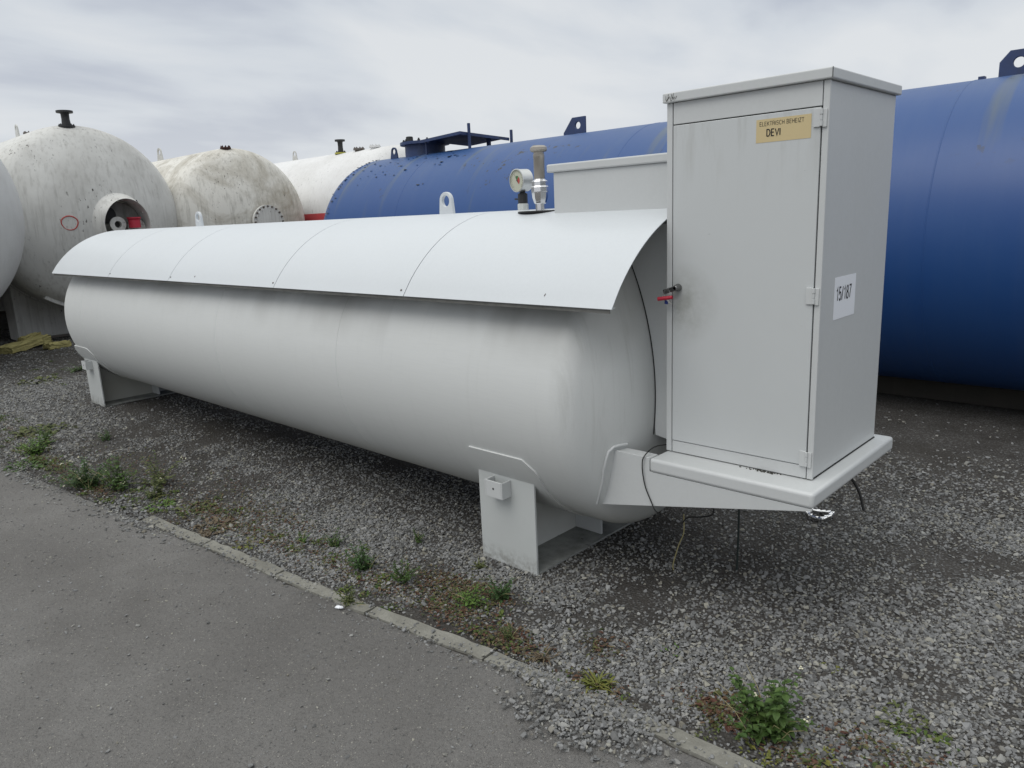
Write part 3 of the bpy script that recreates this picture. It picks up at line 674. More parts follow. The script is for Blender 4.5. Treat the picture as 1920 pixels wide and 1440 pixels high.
mb.build('door_frame', M_cab, cab, smooth=0, bevel=.002)
mb = MB(); mb.box(DX0-.001, DX1+.001, fy0+.001, fy1, DZ1+.004, Z1-.001); mb.build('top_panel', M_cab, cab, smooth=0, bevel=.0015)
mb = MB(); mb.box(DX0-.001, DX1+.001, fy0+.001, fy1, Z0+.004, DZ0-.003); mb.build('kick_panel', M_cab, cab, smooth=0, bevel=.0015)
mb = MB(); mb.box(DX0-.0045, DX1+.0045, fy1-.0005, fy1+.0007, Z0+.006, Z1-.003); mb.build('door_gap', M_gap, cab, smooth=0)
mb = MB(); mb.box(DX0, DX1, fy0-.002, fy1-.001, DZ0, DZ1); door = mb.build('door', M_door, cab, smooth=0, bevel=.002)
mb = MB(); mb.box(X0-.010, X1+.012, Y0-.016, Y1+.012, Z1, Z1+.034); lid = mb.build('roof_cap', M_cab, cab, smooth=0, bevel=.004)
mb = MB(); mb.tube([(X1+.012, Y0-.017, Z1+.002), (X1+.012, Y0-.017, Z1+.033)], .0012, 5); mb.build('corner_seam', M_gap, lid)
mb = MB(); rs = random.Random(3)
for i in range(11):
    xx = X0-.008+rs.random()*.055; z0 = Z1+.004+rs.random()*.01; mb.tube([(xx, Y0-.0163, z0), (xx+rs.uniform(-.006, .012), Y0-.0163, z0+rs.uniform(.008, .018))], .0009, 4)
mb.build('scratch_marks', M_grime, lid)
for z in (1.861, 1.29, .715):      # hinges: leaf on the door, leaf on the post, knuckle between
    mb = MB(); mb.box(-1.030, -1.008, fy0-.008, fy0-.0022, z-.028, z+.028); mb.box(-1.0015, -.988, fy0-.006, fy0-.0002, z-.030, z+.026)
    for k in (-1, 0, 1): mb.cyl((-1.0045, fy0-.008, z+k*.018-.0085), (-1.0045, fy0-.008, z+k*.018+.0085), .0052 if k else .0042, 10)
    mb.build('hinge', M_cab, door, smooth=30, bevel=.001)
def arcp(cx, cy, rx, ry, a0, a1, n=12): return [(cx+rx*math.cos(rad(a0+(a1-a0)*i/n)), cy+ry*math.sin(rad(a0+(a1-a0)*i/n))) for i in range(n+1)]
GL = {'E': (.6, [[(.55, 0), (.05, 0), (.05, 1), (.55, 1)], [(.05, .52), (.5, .52)]]), 'L': (.52, [[(.05, 1), (.05, 0), (.5, 0)]]),
 'K': (.62, [[(.05, 0), (.05, 1)], [(.58, 1), (.06, .4)], [(.22, .58), (.62, 0)]]), 'T': (.6, [[(0, 1), (.6, 1)], [(.3, 1), (.3, 0)]]),
 'R': (.66, [[(.05, 0), (.05, 1), (.38, 1)]+arcp(.38, .76, .21, .24, 90, -90)+[(.05, .52)], [(.40, .52), (.6, .36), (.62, 0)]]),
 'I': (.14, [[(.07, 0), (.07, 1)]]), 'S': (.62, [arcp(.32, .75, .25, .26, 20, 180)+arcp(.32, .64, .25, .13, 180, 270, 5)+arcp(.32, .26, .27, .25, 90, 0, 6)+arcp(.32, .27, .27, .28, 0, -160)]),
 'C': (.7, [arcp(.37, .5, .32, .51, 45, 315, 20)]), 'H': (.66, [[(.05, 0), (.05, 1)], [(.6, 0), (.6, 1)], [(.05, .52), (.6, .52)]]),
 'B': (.64, [[(.05, .52), (.36, .52)]+arcp(.36, .76, .2, .24, -90, 90)+[(.05, 1), (.05, 0), (.36, 0)]+arcp(.36, .26, .23, .26, -90, 90)]),
 'Z': (.6, [[(.03, 1), (.56, 1), (.02, 0), (.58, 0)]]), 'D': (.7, [[(.05, 0), (.05, 1), (.3, 1)]+arcp(.3, .5, .34, .5, 90, -90, 16)+[(.05, 0)]]),
 'V': (.64, [[(0, 1), (.32, 0), (.64, 1)]]), '1': (.5, [[(.08, .76), (.2, .8), (.3, .88), (.34, 1), (.34, 0)]]),
 '5': (.58, [[(.5, 1), (.13, 1), (.07, .5)]+arcp(.29, .31, .25, .31, 125, -155, 18)]), '/': (.34, [[(.02, -.02), (.3, 1.02)]]),
 '8': (.58, [arcp(.29, .76, .2, .235, -90, 270, 20), arcp(.29, .26, .25, .265, 90, 450, 20)]), '7': (.56, [[(.03, 1), (.52, 1), (.36, .7), (.22, .3), (.18, 0)]]), ' ': (.3, [])}
def text(s, size, mat, name, loc, rot, parent, bold=.1, sx=1.):     # every letter drawn as flat strokes
    mb = MB(); x = 0; Rm = Euler(rot).to_matrix(); h_ = size; bw = bold*size
    for ch in s:
        wd, st = GL[ch]
        for k, pl in enumerate(st):
            P = [Vector(((x+a*h_)*sx, b*h_, 0)) for a, b in pl]; m0 = len(mb.v); o = [Vector(p) for p in P]
            L_ = []
            for i, p in enumerate(o):
                d1 = (o[min(i+1, len(o)-1)]-p); d0 = (p-o[max(i-1, 0)])
                if d1.length < 1e-9: d1 = d0
                if d0.length < 1e-9: d0 = d1
                n1 = Vector((-d1.y, d1.x, 0)).normalized(); n0 = Vector((-d0.y, d0.x, 0)).normalized(); nn = (n0+n1).normalized(); nn *= bw/2/max(.45, nn.dot(n1)); L_.append((p+nn, p-nn))
            z = Vector((0, 0, .00008*k)); vs = []
            for a_, b_ in L_: vs += [a_+z, b_+z]
            mb.add([Rm@q+Vector(loc) for q in vs], [(2*i, 2*i+1, 2*i+3, 2*i+2) for i in range(len(L_)-1)])
        x += wd*h_+.17*h_
    o = mb.build(name, mat, parent, smooth=0); return o
RF = (PI/2, 0, 0)
mb = MB(); yl = fy0-.0028; mb.add([(-1.226, yl, 1.802), (-1.038, yl, 1.802), (-1.0385, yl, 1.877), (-1.226, yl, 1.877)], [(0, 1, 2, 3)]); mb.box(-1.226, -1.038, yl+.0001, yl+.0006, 1.802, 1.877)
stk = mb.build('name_sticker', M_brass, door, smooth=0)
text('ELEKTRISCH BEHEIZT', .0128, M_ink, 'lettering', (-1.2140, yl-.0006, 1.8555), RF, stk, .11, .93)
text('DEVI', .0215, M_ink, 'lettering', (-1.1885, yl-.0006, 1.8215), RF, stk, .17, .86)
xs_ = X1-.004+.0004
mb = MB(); mb.box(xs_, xs_+.0008, 2.656, 2.856, 1.192, 1.340); st2 = mb.build('number_sticker', M_paper, body, smooth=0)
mb = MB(); 
text('15/187', .045, M_ink, 'lettering', (xs_+.0014, 2.674, 1.258), (PI/2, 0, PI/2), st2, .13, .80)
# latch handle and scuffs
lk = Vector((-1.523, fy0-.003, 1.302))
mb = MB(); mb.rev([(0, .015), (.006, .015), (.014, .012), (.026, .0105), (.03, .008)], lk, (0, -1, 0), 18); mb.obox(lk+Vector((-.022, -.024, -.008)), [(1, 0, .32), (0, 1, 0), (-.32, 0, 1)], (.030, .006, .009))
mb.build('latch_handle', M_latch, door, smooth=30, bevel=.002)
kb = thing('key_bunch', (-1.55, fy0-.03, 1.25), 'small bunch of keys with red tube tag hanging from the cabinet door lock', 'keys')
kc = Vector((-1.556, fy0-.032, 1.282))
mb = MB(); mb.tube([kc+Vector((math.cos(a)*.013, .0, math.sin(a)*.015)) for a in [2*PI*i/20 for i in range(21)]], .0012, 6); mb.build('key_ring', M_chrome, kb)
mb = MB(); mb.rev([(0, .0068), (.058, .0078), (.058, .0058), (.002, .005)], (-1.530, fy0-.036, 1.268), (-1, -.25, -.14), 14, cap=False); mb.build('red_tag', M_red, kb)
mb = MB(); mb.obox((-1.549, fy0-.038, 1.256), [(1, 0, -.9), (0, 1, 0), (.9, 0, 1)], (.022, .001, .0035)); mb.rev([(0, .009), (.002, .009)], (-1.562, fy0-.039, 1.271), (0, -1, 0), 14); mb.build('key', M_chrome, kb)
mb = MB(); mb.obox((-1.557, fy0-.036, 1.249), [(1, 0, -.1), (0, 1, 0), (.1, 0, 1)], (.0075, .002, .0085)); mb.build('blue_fob', M_bluepl, kb, bevel=.002)
# moss crumbs in the joint on the platform and stains
mb = MB()
for i in range(60):
    xx = random.gauss(-1.17, .03); mb.rev([(0, .004*random.random()+.001), (.003, .001)], (xx, Y0-.002-random.random()**2*.012, SZ+.0005), (0, 0, 1), 5)
tag(mb.build('moss_crumbs', M_grime, tank), kind='stuff')

# ------------------------------------------------------------------ cables, straw, small litter near the platform
def wire(name, pts, r, mat, label, cat, n=6, sub=6):
    P = [Vector(p) for p in pts]; Q = [P[0]*2-P[1]]+P+[P[-1]*2-P[-2]]; out_ = []
    for i in range(1, len(Q)-2):
        for k in range(sub):
            t = k/sub; a, b, c_, d = Q[i-1:i+3]; out_.append(.5*((2*b)+(-a+c_)*t+(2*a-5*b+4*c_-d)*t*t+(-a+3*b-3*c_+d)*t**3))
    out_.append(P[-1]); mb = MB(); mb.tube(out_, r, n); o = mb.build(name, mat); return tag(o, label, cat)
wire('cable', [(-1.56, 2.62, .646), (-1.60, 2.5, .662), (-1.603, 2.412, .645), (-1.612, 2.405, .60), (-1.60, 2.406, .52), (-1.568, 2.407, .45), (-1.553, 2.407, .425), (-1.545, 2.425, .405)], .0026, M_black, 'thin black cable looped down over the arm left of the cabinet base', 'cable')
wire('cable', [(-1.42, 2.55, .57), (-1.40, 2.6, .40), (-1.46, 2.62, .35), (-1.54, 2.64, .32), (-1.575, 2.65, .28)], .003, M_black, 'thick black cable end sagging under the middle of the platform', 'cable')
wire('cable', [(-1.12, 3.1, .575), (-1.10, 3.1, .50), (-1.06, 3.08, .50), (-1.0, 3.06, .44), (-.97, 3.05, .36)], .006, M_black, 'short black cable end dangling under the right corner of the platform', 'cable')
wire('straw_stem', [(-1.585, 2.68, .31), (-1.59, 2.69, .22), (-1.62, 2.70, .15), (-1.66, 2.72, .04), (-1.665, 2.73, .004)], .0028, M_straw, 'pale dry straw stem hanging to the gravel under the platform', 'straw')
wire('hanging_pipe', [(-1.44, 2.9, .60), (-1.44, 2.9, .3), (-1.442, 2.9, .05), (-1.445, 2.9, .0)], .0045, Mat('dark_green_hose').done((.02, .03, .028), .5), 'dark thin pipe standing upright under the platform', 'pipe', 10)
mb = MB(); base = Vector((-1.396, 3.70, .01)); P = []
for i in range(26):
    a = 2*PI*i/26; P.append(base+Vector((math.cos(a)*.062*(1+.12*math.sin(3*a)), math.sin(a)*.05, .012+.008*math.sin(2*a+1))))
mb.tube(P+[P[0]], .0085, 7)
for q in P[::2]: mb.obox(q+Vector((0, 0, .004)), [(1, .3, .2), (0, 1, .4), (-.3, 0, 1)], (.009, .006, .004))
tag(mb.build('foil_ring', M_chrome, smooth=20), 'crumpled silver foil ring lying on the gravel behind the platform corner', 'litter')
mb = MB(); mb.obox((-2.575, 1.555, .012), [(1, .2, .1), (-.2, 1, .2), (0, -.2, 1)], (.013, .008, .002)); mb.obox((-2.56, 1.56, .014), [(1, -.4, .2), (.4, 1, 0), (-.2, 0, 1)], (.012, .007, .002))
tag(mb.build('paper_scrap', M_paper), 'tiny torn scrap of white paper beside the kerb weed', 'litter')

# ------------------------------------------------------------------ white tank with the open hood
def bolt_ring(mb, c, ax, r, n, br, bh):
    c = Vector(c); ax = Vector(ax).normalized(); u = ax.orthogonal().normalized(); w_ = ax.cross(u)
    for i in range(n):
        a = 2*PI*(i+.5)/n; p = c+(u*math.cos(a)+w_*math.sin(a))*r; mb.rev([(0, br), (bh*.6, br), (bh*.6, br*.6), (bh, br*.6)], p, ax, 6)
def bolts(parent, c, ax, r, n, br, bh, mat):
    c = Vector(c); ax = Vector(ax).normalized(); u = ax.orthogonal().normalized(); w_ = ax.cross(u); first = None
    for i in range(n):
        a = 2*PI*(i+.5)/n; p = c+(u*math.cos(a)+w_*math.sin(a))*r
        if first is None:
            mb = MB(); mb.rev([(0, br), (bh*.6, br), (bh*.6, br*.6), (bh, br*.6)], (0, 0, 0), ax, 6); first = mb.build('bolt', mat, parent, base=(0, 0, 0)); o = first
        else: o = first.copy(); COL.objects.link(o); o.parent = parent
        o.location = p-wloc(parent)
def bg_tank(T, mat, label, name='storage_tank', seams=(), saddles=(), group=None, sm=None, headL=True, headR=True, yh=.97):
    t = thing(name, ((T[3]+T[4])/2, T[1], 0), label, 'tank', group)
    shell('shell', T, mat, t, seams, 128, headL, headR)
    for xs0 in saddles:
        mb = MB(); cradle_web(mb, T, xs0, .025, yh, 0, .004); s = mb.build('saddle', sm or mat, t, smooth=0)
        zt = T[2]-math.sqrt(T[0]**2-yh**2)
        for sy in (-1, 1):
            mb = MB(); mb.box(xs0-.5, xs0+.0135, T[1]+sy*(yh+.012)-.011, T[1]+sy*(yh+.012)+.011, 0, zt+.01)
            mb.build('end_plate', sm or mat, s, smooth=0)
        mb = MB(); mb.box(xs0-.5, xs0+.12, T[1]-yh+.002, T[1]+yh-.002, .003, .03); mb.build('base_plate', M_rusty, s, smooth=0)
        mb = MB(); arc_pad(mb, T, xs0-.55, xs0+.12, -.95, .95, .014, .08, 40); mb.build('wear_pad', mat, s, smooth=30)
    return t
WT1 = (1.397, 4.17, 1.817, -21., -13.06)
t1 = bg_tank(WT1, M_white1, 'big weathered white tank with open hood and red circle on its rounded end', seams=(-15, -17.5), saddles=(-13.66, -19.5), yh=1.03)
def nozzle(parent, c, r, hgt, mat, blind=True, neck=.55, name='flange_nozzle'):
    mb = MB(); x, y, z = c
    mb.rev([(-.15, r*neck), (0, r*neck), (.0, r), (hgt*.12, r), (hgt*.14, r*neck), (hgt*.5, r*.48), (hgt*.8, r*.5), (hgt*.88, r*.62), (hgt*.88, r), (hgt, r), (hgt, .001)], c, (0, 0, 1), 20)
    bolt_ring(mb, (x, y, z+hgt*.1), (0, 0, 1), r*.82, 8, r*.12, hgt*.12)
    return mb.build(name, mat, parent)
nozzle(t1, (-12.93, 4.07, 3.165), .115, .24, M_dark)
mb = MB(); lug_mb(mb, (-15.0, 3.95, 3.17), .16, .26, .045, .02); mb.build('lifting_lug', M_white1, t1)
mb = MB(); mb.rev([(-.1, .07), (.02, .07), (.02, .09), (.04, .09)], (-14.35, 3.95, 3.19), (0, 0, 1), 18); bolt_ring(mb, (-14.35, 3.95, 3.22), (0, 0, 1), .07, 8, .014, .03); mb.build('blind_flange', M_rusty, t1)
# hood: sheet that swells out of the dished end, open towards the front, with nozzles inside
def head_surf(T, y, z, off=.004):
    hh = head(T[0]); rr = math.hypot(y-T[1], z-T[2]); return T[4]+float(np.interp(-rr, [-r for d, r in hh], [d for d, r in hh]))+off
hc = Vector((-12.40, 4.50, 1.72)); mb = MB(); n = 48; vs = []; fs = []; K_ = 7
for i in range(n+1):
    a = -.5+(PI+1.)*i/n; ca, sa = -math.cos(a), math.sin(a)      # ca > 0 is the right side (+Y)
    lift = .15*max(0, (1-ca)/2)**.8*(.45+.55*max(0, sa))+.02
    lip = hc.x+.06+lift
    for r_q, f in ((1.42, 0.), (1.28, .22), (1.14, .62), (1.03, .93), (1.0, 1.0), (.985, .97), (.97, -.6)):
        r_s = 1+(r_q-1)*(.12+.88*(1-ca)/2) if r_q > 1 else r_q
        y = hc.y+.345*ca*r_s; z = hc.z+.375*sa*r_s; hs = head_surf(WT1, y, z, -.004)
        vs.append((hs+(lip-hs)*f if f >= 0 else hc.x-.30, y, z))
for i in range(n):
    for k in range(K_-1): fs.append((i*K_+k, i*K_+k+1, (i+1)*K_+k+1, (i+1)*K_+k))
mb.add(vs, fs); hood = mb.build('hood', M_white1, t1, smooth=60)
sh1 = [o for o in t1.children if o.name.startswith('shell')][0]; bm = bmesh.new(); bm.from_mesh(sh1.data); off_ = sh1.parent.location
kill = [f for f in bm.faces if (f.calc_center_median()+off_).x > -13 and (((f.calc_center_median()+off_).y-hc.y)/.37)**2+(((f.calc_center_median()+off_).z-hc.z)/.40)**2 < 1]
bmesh.ops.delete(bm, geom=kill, context='FACES'); bm.to_mesh(sh1.data); bm.free()
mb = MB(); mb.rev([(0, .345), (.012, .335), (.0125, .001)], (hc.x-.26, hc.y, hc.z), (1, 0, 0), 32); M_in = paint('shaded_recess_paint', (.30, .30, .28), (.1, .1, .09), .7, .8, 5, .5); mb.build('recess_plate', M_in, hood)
mb = MB(); mb.rev([(0, .13), (.03, .13), (.031, .001)], (hc.x-.245, hc.y-.17, hc.z+.15), (1, 0, 0), 24); mb.build('hole', M_black, hood)
mb = MB(); mb.rev([(0, .06), (.10, .06), (.10, .115), (.135, .115), (.135, .052), (.06, .05)], (hc.x-.14, hc.y-.10, hc.z+.0), (1, 0, 0), 28, cap=False); bolt_ring(mb, (hc.x-.01, hc.y-.10, hc.z+.0), (1, 0, 0), .085, 8, .012, .012)
fl = mb.build('flange_nozzle', M_white1, hood); mb = MB(); mb.rev([(0, .05), (.002, .05)], (hc.x-.08, hc.y-.10, hc.z), (1, 0, 0), 20); mb.build('bore', M_black, fl)
mb = MB(); mb.rev([(0, .085), (.12, .085), (.14, .10), (.16, .10)], (hc.x+.02, hc.y+.13, hc.z-.06), (0, 0, 1), 24); mb.build('red_cap', M_red, hood)
mb = MB(); mb.rev([(0, .08), (.1, .08), (.10, .13), (.13, .13)], (hc.x-.2, hc.y+.19, hc.z-.05), (1, 0, 0), 24); bolt_ring(mb, (hc.x-.07, hc.y+.19, hc.z-.05), (1, 0, 0), .11, 8, .014, .015); mb.build('flange_nozzle', M_white1, hood)
# surface helper for paint marks on dished ends
def head_surf(T, y, z, off=.004):
    hh = head(T[0]); rr = math.hypot(y-T[1], z-T[2]); return T[4]+float(np.interp(-rr, [-r for d, r in hh], [d for d, r in hh]))+off
mb = MB(); P = []
for i in range(33):
    a = 2*PI*i/32+.6; y = 3.73+.105*math.cos(a)*(1+.05*math.sin(3*a)); z = 1.765+.10*math.sin(a); P.append((head_surf(WT1, y, z, .0), y, z))
mb.tube(P, [.005+.005*abs(math.sin(i*.12+1)) for i in range(33)], 5); mb.build('red_circle_mark', M_redp, t1)
mb = MB(); arc_pad(mb, (WT1[0]-.06, WT1[1], WT1[2]), -12.98, -12.86, -.62, -.22, .06, .02, 20); mb.build('lower_bracket', M_white1, t1)

# leftmost tank
WT0 = (1.48, 1.319, 1.90, -19., -11.03)
t0 = bg_tank(WT0, M_white0, 'dull white tank with smooth rounded end, cut off by the left edge of the photo', seams=(-13,), saddles=(-12.2,), yh=1.05)
# soiled cream tank
WT2 = (1.267, 6.659, 1.687, -21., -13.0)
t2 = bg_tank(WT2, M_dirty, 'cream white tank streaked with brown dirt, with bolted round manhole, behind the sunshade', seams=(-15,), saddles=(-13.8,))
mb = MB(); mb.rev([(-.1, .07), (.02, .07), (.02, .09), (.04, .09)], (-12.9, 6.52, 2.915), (0, 0, 1), 20); bolt_ring(mb, (-12.9, 6.52, 2.95), (0, 0, 1), .07, 8, .013, .035); mb.build('blind_flange', Mat('brown_rust').done((.06, .025, .02), .8), t2)
mb = MB(); lug_mb(mb, (-15.35, 6.4, 2.92), .2, .24, .055, .025); mb.build('lifting_lug', M_white1, t2)
mc = Vector((-12.45, 6.84, 1.67))
mb = MB(); mb.rev([(-.2, .22), (.12, .22), (.12, .285), (.18, .285), (.18, .24), (.19, .235), (.19, .001)], mc, (1, .0, 0), 40); man = mb.build('manhole', M_white1, t2)
bolts(man, mc+Vector((.18, 0, 0)), (1, 0, 0), .262, 20, .017, .035, M_rusty)
mb = MB(); mb.rev([(0, .045), (.03, .045)], mc+Vector((.19, .02, -.06)), (1, 0, 0), 16); mb.build('bore', M_dark, man)
# far white tank with the red band
WT3 = (1.27, 9.3, 1.70, -21., -11.6)
t3 = bg_tank(WT3, M_white3, 'chalky white tank with red band, between the cream tank and the blue one', seams=(-14.2, -12.9), saddles=(-12.6,))
mb = MB(); arc_pad(mb, WT3, -20.9, -11.65, -1.57+.02, -1.57-.22+.30-.0, .006, 0, 12)
mb = MB(); R_, yc_, zc_ = WT3[:3]; vs = []; fs = []; nn = 8
for i in range(nn+1):
    a = rad(176.2+20*i/nn)
    for x in (-20.9, -11.62): vs.append((x, yc_+(R_+.006)*math.cos(a), zc_+(R_+.006)*math.sin(a)))
for i in range(nn): fs.append((2*i, 2*i+1, 2*i+3, 2*i+2))
mb.add(vs, fs); mb.build('red_band', M_redband, t3)
nozzle(t3, (-13.07, 9.0, 2.925), .10, .27, M_dark)
mb = MB(); mb.rev([(0, .12), (.03, .12), (.03, .001)], (-13.07, 9.0, 2.92), (0, 0, 1), 20); mb.build('yellow_pad', M_moss, t3)
for xx, mt in ((-12.46, M_rusty), (-11.95, M_white3)):
    mb = MB(); mb.rev([(-.1, .08), (.02, .08), (.02, .11), (.05, .11)], (xx, 9.0, 2.925), (0, 0, 1), 18); bolt_ring(mb, (xx, 9.0, 2.97), (0, 0, 1), .085, 8, .014, .03); mb.build('blind_flange', mt, t3)
mb = MB(); lug_mb(mb, (-15.1, 9.2, 2.94), .16, .22, .045, .02); mb.build('lifting_lug', M_white1, t3)

# ------------------------------------------------------------------ blue tank
WB = (1.134, 6.70, 1.284, -8.59, 4.)
tb = bg_tank(WB, M_blue, 'huge faded blue tank behind the cabinet, running out of the right edge', seams=(-7.2, -4.2, -1.5, 1.2), saddles=(-7.2, 2.), sm=M_bluem, yh=.8)
tb.location.x = tb.location.x
mb = MB(); mb.box(-6.6, 3.6, 6.56, 6.86, .004, .165); mb.build('light_blocking_beam', M_timber, tb, smooth=0)  # beam added wide and dark to block light from behind the tank
for xx in (-5.30, -1.25):
    mb = MB(); lug_mb(mb, (xx if xx < -2 else -1.235, 6.66, 2.40), .27, .19, .036, .025, pointy=1 if xx < -2 else 2); mb.build('lifting_lug', M_bluem, tb, bevel=.004)
# manway, sheet roof over it on posts
mb = MB(); mb.rev([(-.2, .26), (.13, .26), (.13, .32), (.165, .32), (.167, .001)], (-7.78, 6.66, 2.40), (0, 0, 1), 32); mw = mb.build('manway', M_bluem, tb)
bolts(mw, (-7.78, 6.66, 2.56), (0, 0, 1), .27, 16, .018, .04, M_dark)
mb = MB(); mb.rev([(0, .05), (.08, .045), (.085, .03)], (-7.95, 6.55, 2.565), (0, 0, 1), 12); mb.build('vent_cap', M_dark, mw)
mb = MB(); lug_mb(mb, (-8.16, 6.45, 2.36), .13, .17, .035, .02); mb.build('eye_plate', M_bluem, mw)
def tilted(x0, x1, y0, y1, z0, z1):   # the sheet roof sags towards its far side
    f = lambda x, y: 2.585+(x+6.775)*.045-(y-6.35)*.047
    return [(x, y, f(x, y)+z) for z in (z0, z1) for y in (y0, y1) for x in (x0, x1)], [(0, 2, 3, 1), (4, 5, 7, 6), (0, 1, 5, 4), (2, 6, 7, 3), (0, 4, 6, 2), (1, 3, 7, 5)]
pr_ = MB(); pr_.add(*tilted(-7.50, -6.775, 6.35, 7.18, -.004, 0)); pr_.add(*tilted(-7.50, -6.775, 6.338, 6.349, -.035, 0)); pr_.add(*tilted(-6.774, -6.763, 6.338, 7.18, -.035, 0))
rf = pr_.build('sheet_roof', M_bluem, tb, smooth=0)
for x, y, zb, zt, th in ((-6.745, 6.47, 2.3, 2.68, .013), (-6.745, 7.2, 2.25, 2.64, .013), (-7.45, 6.40, 2.3, 2.55, .01), (-6.95, 7.0, 2.25, 2.54, .02)):
    mb = MB(); mb.box(x-th, x+th, y-th, y+th, zb, zt); mb.build('post', M_bluem, tb, smooth=0)
mb = MB(); mb.box(-1.50, -1.46, 6.6, 6.66, 2.40, 2.435); mb.build('stud', M_bluem, tb, smooth=0)
# curled paint flakes along the top edge and the dished end of the blue tank
mb = MB()
for i in range(110):
    if i < 60: xx = -8.62+random.gauss(0, .03); a = rad(random.uniform(55, 160))
    else: xx = random.uniform(-8.6, -6.6); a = rad(random.gauss(118, 9))
    p = Vector((xx, WB[1]+WB[0]*math.cos(a), WB[2]+WB[0]*math.sin(a))); nrm_ = Vector((0, math.cos(a), math.sin(a))); t_ = Vector((0, -math.sin(a), math.cos(a))); u_ = Vector((1, 0, 0))
    s1, s2 = random.uniform(.006, .03), random.uniform(.004, .016); q = random.uniform(.004, .014)
    mb.add([p-u_*s1-t_*s2+nrm_*.002, p+u_*s1-t_*s2*.6+nrm_*.003, p+u_*s1*.8+t_*s2+nrm_*(.002+q), p-u_*s1*.7+t_*s2*.8+nrm_*(.002+q*.7)], [(0, 1, 2, 3)])
fk = mb.build('paint_flakes', M_black, tb, smooth=0); tag(fk, kind='stuff')

# ------------------------------------------------------------------ yellow insulation blocks
def wool_block(c, L_, W_, H_, rz, tilt, label, seed):
    rr = random.Random(seed); mb = MB(); nx_ = 14; ny_ = 6; nz_ = 3
    bm = bmesh.new(); bmesh.ops.create_cube(bm, size=1); bmesh.ops.subdivide_edges(bm, edges=bm.edges, cuts=6, use_grid_fill=True)
    Rm = Matrix.Translation(c)@Matrix.Rotation(rz, 4, 'Z')@Matrix.Rotation(tilt, 4, 'Y')
    for v_ in bm.verts:
        x_, y2, z2 = v_.co; cut = .0
        j = Vector((rr.uniform(-1, 1), rr.uniform(-1, 1), rr.uniform(-1, 1)))*.012
        zb_ = z2*H_-.10*abs(y2)*2*H_*1.2*(abs(y2) > .3)   # slab bows like a pipe half shell
        v_.co = Rm@(Vector((x_*L_, y2*W_, zb_))+j)
    me_ = bpy.data.meshes.new('insulation_block'); bm.to_mesh(me_); bm.free(); me_.materials.append(M_wool)
    o = bpy.data.objects.new('insulation_block', me_); COL.objects.link(o); me_.transform(Matrix.Translation(-Vector(c))); o.location = c
    return tag(o, label, 'insulation block', 'broken insulation pieces by the white saddle')
wool_block((-12.62, 2.93, .08), .80, .26, .09, rad(128), rad(-4), 'long yellow mineral wool slab lying tilted on the ground at the far left', 1)
wool_block((-12.86, 3.07, .15), .36, .10, .04, rad(126), rad(-5), 'crumbled yellow wool strip on top of the long slab', 2)
wool_block((-12.25, 3.25, .05), .30, .2, .08, rad(100), rad(2), 'short yellow mineral wool piece right of the long slab', 3)

# ------------------------------------------------------------------ weeds
def mk_leaf(name, c1, c2):
    M = Mat(name); oi = M.n('ShaderNodeNewGeometry'); n = M.noise(sc=25, det=2)
    c = M.mixc(oi.outputs['Random Per Island'], c1, c2); c = M.mixc(M.ramp(n, .3, .7, 0, .3), c, (c1[0]*.5, c1[1]*.5, c1[2]*.5))
    M.b.inputs['Subsurface Weight'].default_value = 0; mt = M.done(c, .6, 0, .3); return mt
LM = {'green': mk_leaf('green_leaf', (.035, .075, .016), (.075, .125, .03)), 'bright': mk_leaf('bright_green_leaf', (.07, .145, .025), (.13, .21, .045)),
      'dark': mk_leaf('dark_green_leaf', (.03, .07, .02), (.06, .11, .035)), 'yellow': mk_leaf('yellowing_leaf', (.17, .16, .035), (.1, .13, .03)),
      'red': mk_leaf('reddish_leaf', (.09, .035, .024), (.07, .085, .026)), 'brown': mk_leaf('dry_brown_leaf', (.16, .125, .08), (.08, .06, .04)),
      'olive': mk_leaf('olive_leaf', (.07, .09, .025), (.12, .13, .05))}
M_stem = Mat('green_stem').done((.06, .09, .03), .7); M_flower = Mat('pale_flower').done((.62, .6, .45), .7)
def leaf(mb, p, d, l, w_, droop, rr):
    d = d.normalized(); s_ = d.cross(Vector((0, 0, 1)))
    if s_.length < 1e-3: s_ = Vector((1, 0, 0))
    s_.normalize(); nn_ = s_.cross(d)
    prof = ((0, .15), (.3, .8), (.6, 1.), (.85, .6), (1, .05)); vs = []; fs = []
    for t, k in prof:
        q = p+d*l*t+Vector((0, 0, -droop*l*t*t)); ww = w_*k*(1+rr.uniform(-.15, .15)); vs += [q-s_*ww+nn_*ww*.35, q, q+s_*ww+nn_*ww*.35]
    for i in range(len(prof)-1):
        for k in (0, 1): fs.append((i*3+k, i*3+k+1, i*3+k+4, i*3+k+3))
    mb.add(vs, fs)
